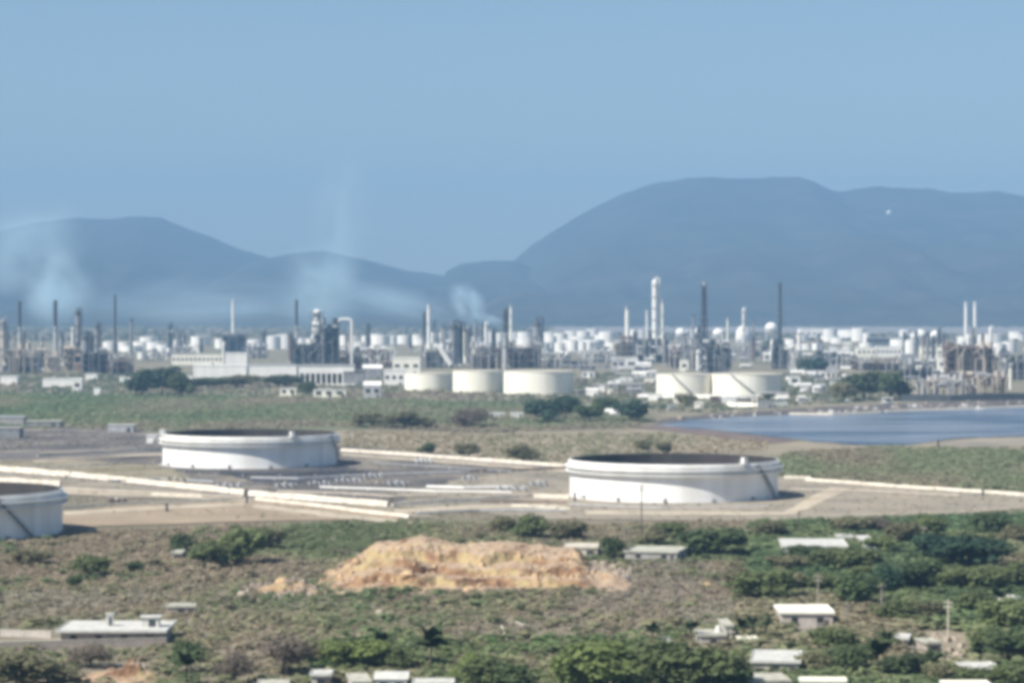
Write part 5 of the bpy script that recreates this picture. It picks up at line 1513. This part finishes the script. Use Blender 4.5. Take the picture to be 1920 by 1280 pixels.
# orange heap in the bottom left
l = G(205, 1283)
vs, nx, ny = [], 60, 40
for j in range(ny):
    for i in range(nx):
        x, y = -11 + 22 * i / (nx - 1), -4 + 22 * j / (ny - 1)
        w = noise.fractal(Vector((x * .3, y * .3, 8)), 1, 2, 5)
        z = 3.6 * math.exp(-((x - 4) / 4.5) ** 2 - ((y - 6) / 5) ** 2) + 1.5 * math.exp(-((x + 3) / 6) ** 2 - ((y - 5) / 5) ** 2)
        z = z * (1 + .5 * w) - .25
        vs.append((x, y, z))
fs = [(j * nx + i, j * nx + i + 1, (j + 1) * nx + i + 1, (j + 1) * nx + i) for j in range(ny - 1) for i in range(nx - 1)]
tag(MB().add(vs, fs).build('earth_heap', SAND, loc=(l.x, l.y, 0)), 'orange earth heap with a white broken wall, bottom left', kind='structure')

# ---------------------------------------------------------------- houses in the foreground
def house(px0, px1, yf, yb, z, label, wm=PLAST, rm=ROOFP, rz=0.0, over=.5, nwin=3, boxes=(), gable=0.0, slab=.3, skew=0.0, cat='house', tank=False):
    """flat-roofed house: the roof's front and back edge are seen at yf and yb, z metres above ground"""
    cf = G((px0 + px1) / 2, yf, z); cb = G((px0 + px1) / 2, yb, z)
    s = cf.y / F
    w = (px1 - px0) * s; d = max(3.0, cb.y - cf.y)
    t = thing('house', label, cat, (cf.x, cf.y + d / 2, 0), rz)
    zi = z - slab
    MB().box(0, 0, 0, w - 2 * over, d - 2 * over, zi - .003).build('wall', wm, t)
    if gable:
        vs = [(-w / 2, -d / 2, zi), (w / 2, -d / 2, zi), (w / 2, d / 2, zi), (-w / 2, d / 2, zi), (-w / 2, 0, zi + gable), (w / 2, 0, zi + gable)]
        MB().add(vs, [(0, 1, 5, 4), (2, 3, 4, 5), (1, 2, 5), (3, 0, 4), (3, 2, 1, 0)]).build('roof', rm, t)
    else:
        rf = MB().box(0, 0, zi, w, d, slab).build('roof', rm, t)
        MB().box(0, -d / 2 + .11, zi + slab, w, .2, .25).box(0, d / 2 - .11, zi + slab, w, .2, .25).box(-w / 2 + .11, 0, zi + slab, .2, d - .44, .25).box(w / 2 - .11, 0, zi + slab, .2, d - .44, .25).build('parapet', rm, rf)
    nwin = (nwin + 1) // 2
    for k in range(nwin):
        x = -w / 2 + over + (w - 2 * over) * (k + .5) / nwin
        f = MB().box(x, -d / 2 + over - .03, zi * .36, min(1.5, w / nwin * .5), .18, zi * .4).build('window', GLASS, t)
        MB().box(x, -d / 2 + over - .1, zi * .36 - .14, min(1.9, w / nwin * .6), .3, .14).build('sill', CONC, f)
    x = w * .5 - over - min(1.5, w * .15)
    MB().box(x, -d / 2 + over - .02, 0, 1.1, .14, min(2.1, zi * .8)).build('door', DWOOD, t)
    for bx, bw, bh, by in boxes:
        x = (bx - (px0 + px1) / 2) * s
        bb = MB().box(x, by * d / 2, z, bw * s, bw * s * .8, bh * s).build('roof_room', rm, t)
        MB().box(x, by * d / 2, z + bh * s, bw * s * 1.25, bw * s, .25).build('roof_slab', rm, bb)
        MB().box(x + bw * s * .1, by * d / 2 - bw * s * .4 - .02, z + .1, bw * s * .4, .12, bh * s * .75).build('door', DARK, bb)
    if tank:
        MB().cyl(w * .3, d * .1, z, z + 1.4, .7, .65, 12).build('water_tank', WHITE, t, True)
    return t
house(103, 312, 1183, 1164, 3.4, 'long flat-roofed house with two small rooms on its roof, bottom left', PLASTP, ROOFW, 0, 1.1, 7, ((193, 13, 22, .1), (273, 32, 18, .0)))
house(1182, 1286, 1034, 1024, 3.0, 'long low building with a slanting pale roof left of the dark tree', CONCG, ROOFP, -.25, .4, 4)
house(1470, 1596, 1024, 1010, 3.6, 'broken white house with an open front, top of the right-hand grove', WHITE, ROOFW, -.06, .4, 5)
house(1462, 1566, 1148, 1134, 3.8, 'house with a flat cream roof and grey front wall among the right-hand trees', PLAST, CREAM, 0, .5, 3)
house(1416, 1512, 1240, 1219, 3.2, 'shack with a broad white sheet roof, bottom right', PLAST, ROOFW, -.12, .5, 2)
house(1390, 1480, 1276, 1262, 2.8, 'low shack with pale roof just below the white sheet roof', PLASTP, ROOFP, .1, .4, 2)
house(1308, 1362, 1190, 1180, 3.0, 'small pale house between the palms in the middle', PLAST, ROOFP, .05, .4, 2, tank=True)
house(1356, 1374, 1172, 1160, 4.2, 'narrow pale tower house right behind the small pale house', PLAST, ROOFP, .05, .3, 1)
house(1383, 1422, 1198, 1193, 2.0, 'low cream shelter under the trio of palms', CREAM, CREAM, 0, .3, 2)
house(1816, 1884, 1256, 1241, 3.2, 'house with a white wedge roof near the bottom right corner', PLAST, ROOFW, .12, .5, 2)
house(580, 622, 1264, 1256, 3.0, 'small house with white roof, leftmost of the bottom row', PLAST, ROOFW, 0, .4, 2)
house(650, 690, 1278, 1262, 3.0, 'house with pale roof in the bottom row, second along', PLAST, ROOFP, .15, .4, 2)
house(700, 766, 1270, 1256, 3.3, 'house with arched pale front in the bottom row under the palms', WHITE, ROOFW, 0, .4, 3, gable=.9)
house(772, 852, 1281, 1272, 3.0, 'long white roofed house at the bottom edge, right of the tallest palm', PLAST, ROOFW, 0, .4, 4)
house(480, 540, 1284, 1274, 2.8, 'low grey shack at the bottom under the bare tree', PLASTP, ROOFP, .1, .4, 2)
house(1615, 1640, 1012, 1004, 2.8, 'small white hut right of the broken white house', WHITE, ROOFW, 0, .3, 1)
house(1632, 1660, 1026, 1020, 2.6, 'second small white hut, right below the first', WHITE, ROOFW, .2, .3, 1)
house(1570, 1602, 1006, 1001, 2.6, 'small pale hut behind the right end of the broken house', PLAST, ROOFW, 0, .3, 1)
house(1882, 1906, 1120, 1113, 2.8, 'small white hut in the trees at the right edge', WHITE, ROOFW, .3, .3, 1)
house(1684, 1712, 1196, 1188, 2.6, 'small white-roofed hut on the brown rubble ground', PLAST, ROOFW, -.2, .3, 1)
house(1730, 1762, 1204, 1196, 2.6, 'pale hut right of the white-roofed one on the rubble ground', PLASTP, ROOFP, .2, .3, 1)
house(1770, 1860, 1284, 1276, 2.8, 'long cream roofed shed at the bottom right edge', PLAST, CREAM, 0, .4, 3)
house(1500, 1590, 1276, 1270, 2.6, 'long low cream roof right of the white rubble, bottom edge', PLAST, CREAM, -.05, .4, 3)
house(310, 365, 1136, 1131, 2.2, 'low pale roof in the brown scrub right of the long flat house', PLASTP, ROOFP, .08, .3, 2)
house(1450, 1468, 1098, 1092, 2.4, 'tiny white hut left above the flat cream roof', WHITE, ROOFW, .2, .3, 1)
house(320, 342, 1036, 1031, 2.2, 'tiny pale hut below the sandy strip at left', PLAST, ROOFP, 0, .3, 1)
house(1236, 1258, 1202, 1195, 2.4, 'tiny pale shack by the palm left of the small pale house', PLAST, ROOFW, 0, .3, 1)
house(1058, 1124, 1026, 1018, 3.0, 'sandy flat-roofed building behind the right end of the mound', CONC, CONC, -.05, .3, 4)

def yard_wall(pts, h, label, m):
    ws = [G(*p) for p in pts]; o = ws[0].copy()
    mb = MB()
    for a, c in zip(ws, ws[1:]):
        q = (a + c) / 2 - o; L = (c - a).length
        mb.box(q.x, q.y, -.1, L, .3, h, math.atan2(c.y - a.y, c.x - a.x))
    t = thing('yard_wall', label, 'wall', (o.x, o.y, 0))
    mb.build('masonry', m, t)
    mc = MB()
    for a, c in zip(ws, ws[1:]):
        q = (a + c) / 2 - o; L = (c - a).length
        mc.box(q.x, q.y, h - .1, L + .1, .42, .14, math.atan2(c.y - a.y, c.x - a.x))
    mc.build('coping', CONC, t)
yard_wall([(-60, 1222), (120, 1217), (312, 1212)], 2.1, 'long pinkish yard wall in front of the flat-roofed house, bottom left', PLASTP)
yard_wall([(0, 1192), (60, 1194), (96, 1196)], 1.6, 'short brownish yard wall left of the flat-roofed house', PLAST)
yard_wall([(1385, 1212), (1420, 1208)], 1.2, 'low cream yard wall under the trio of palms', CREAM)
yard_wall([(1560, 1196), (1620, 1186)], 1.4, 'broken pale yard wall beside the rubble heap', CONC)
yard_wall([(1600, 1290), (1680, 1284), (1760, 1287)], 1.6, 'cream yard wall along the bottom edge at right', CREAM)
yard_wall([(958, 1168), (990, 1178)], .8, 'thin whitish wall scrap on the brown ground below the mound', PLAST)
yard_wall([(940, 1178), (950, 1205)], .8, 'thin pale wall scrap running toward the camera below the mound', PLAST)

def pole(px, ytop, ybase, label, m=WOOD, arms=2):
    l = G(px, ybase); s = l.y / F; h = (ybase - ytop) * s
    t = thing('utility_pole', label, 'utility pole', (l.x, l.y, 0), rnd.uniform(-.5, .5))
    MB().cyl(0, 0, -.2, h, .24, .17, 9).build('post', m, t, True)
    for k in range(arms):
        a = MB().box(0, -.2, h - .6 - 1.1 * k, 2.2, .14, .16).build('crossarm', m, t)
        for x in (-.9, -.3, .4, .95):
            MB().cyl(x, -.2, h - .44 - 1.1 * k, h - .2 - 1.1 * k, .07, .05, 6).build('insulator', CONC, a)
    return t
pole(1203, 908, 1012, 'tall dark utility pole against the nearest whole tank', DWOOD)
pole(1172, 986, 1040, 'pale utility pole left of the tall dark one', WOOD, 1)
pole(1397, 968, 1022, 'pale utility pole right of the dark round tree', WOOD, 1)
pole(1534, 1076, 1150, 'pale utility pole behind the flat cream roof', WOOD)
pole(1778, 1124, 1200, 'pale utility pole on the brown rubble ground, tallest at right', CONC)
pole(1732, 986, 1040, 'thin pale utility pole in the green at the top of the grove', WOOD, 1)
pole(1653, 1094, 1150, 'pale utility pole right of the dark tree by the cream roof', WOOD, 1)
pole(1588, 1130, 1172, 'short utility pole over the pale rubble heap', WOOD, 1)
pole(1712, 1208, 1262, 'short pale utility pole at the lower rubble ground', WOOD, 1)
pole(1370, 1180, 1216, 'thin cream utility pole right of the small pale house', CONC, 1)
pole(68, 965, 1004, 'pale utility pole before the cut-off tank', CONC, 1)
pole(1498, 960, 1010, 'thin brown utility pole at the right foot of the pale pad', DWOOD, 1)

# ---------------------------------------------------------------- smoke
def smoke(px, py, D, w, h, d, dens, label, tilt=0.0, color=(.66, .87, 1.0), seed=0):
    r_ = ray(px, py); tt = D / r_.y
    mb = MB().sphere(0, 0, 0, 1.0, 24, 14)
    m, pv = volume_mat(f'smoke_{seed}', color, dens)
    nt = m.node_tree
    tc = nt.nodes.new('ShaderNodeTexCoord')
    ln = nt.nodes.new('ShaderNodeVectorMath'); ln.operation = 'LENGTH'
    nt.links.new(tc.outputs['Object'], ln.inputs[0])
    fo = nt.nodes.new('ShaderNodeMapRange'); fo.interpolation_type = 'SMOOTHSTEP'
    fo.inputs[1].default_value = 1.0; fo.inputs[2].default_value = 0.1; fo.inputs[3].default_value = 0.0; fo.inputs[4].default_value = 1.0
    nt.links.new(ln.outputs['Value'], fo.inputs[0])
    mp = nt.nodes.new('ShaderNodeMapping'); mp.inputs['Location'].default_value = (seed * 3.7, 0, 0)
    nt.links.new(tc.outputs['Object'], mp.inputs[0])
    nz = nt.nodes.new('ShaderNodeTexNoise'); nz.inputs['Scale'].default_value = 1.6; nz.inputs['Detail'].default_value = 3
    nt.links.new(mp.outputs[0], nz.inputs['Vector'])
    nr = nt.nodes.new('ShaderNodeMapRange'); nr.inputs[1].default_value = .35; nr.inputs[2].default_value = .7
    nt.links.new(nz.outputs['Fac'], nr.inputs[0])
    m1 = nt.nodes.new('ShaderNodeMath'); m1.operation = 'MULTIPLY'
    nt.links.new(fo.outputs[0], m1.inputs[0]); nt.links.new(nr.outputs[0], m1.inputs[1])
    m2 = nt.nodes.new('ShaderNodeMath'); m2.operation = 'MULTIPLY'; m2.inputs[1].default_value = dens * 4.5
    nt.links.new(m1.outputs[0], m2.inputs[0]); nt.links.new(m2.outputs[0], pv.inputs['Density'])
    o = mb.build('smoke', m, loc=(r_.x * tt, D, H + r_.z / r_.y * D))
    o.scale = (w, d, h); o.rotation_euler = (0, tilt, 0)
    return tag(o, label=label, kind='stuff')
smoke(105, 540, 3700, 62, 70, 45, .009, 'pale blue smoke over the left units', -.25, seed=1)
smoke(50, 470, 3900, 110, 75, 60, .004, 'thin smoke drifting up at the left edge', -.5, seed=2)
smoke(605, 540, 3700, 70, 85, 50, .005, 'pale smoke rising behind the reactor tower', .05, seed=3)
smoke(640, 400, 4200, 60, 120, 60, .0012, 'very faint smoke column high above the reactor', .1, seed=4)
smoke(878, 570, 3600, 26, 38, 22, .024, 'small blue-white wisp of smoke beside the dark chimney', -.65, seed=5)
smoke(915, 598, 3600, 28, 9, 20, .018, 'low smoke trail running right from the wisp', .25, seed=6)
smoke(420, 570, 6200, 480, 75, 160, .0012, 'broad veil of smoke lying before the left hill', 0, seed=7)
smoke(730, 565, 6000, 240, 46, 120, .0016, 'slanting smoke veil between the reactor and the central chimney', .2, seed=8)
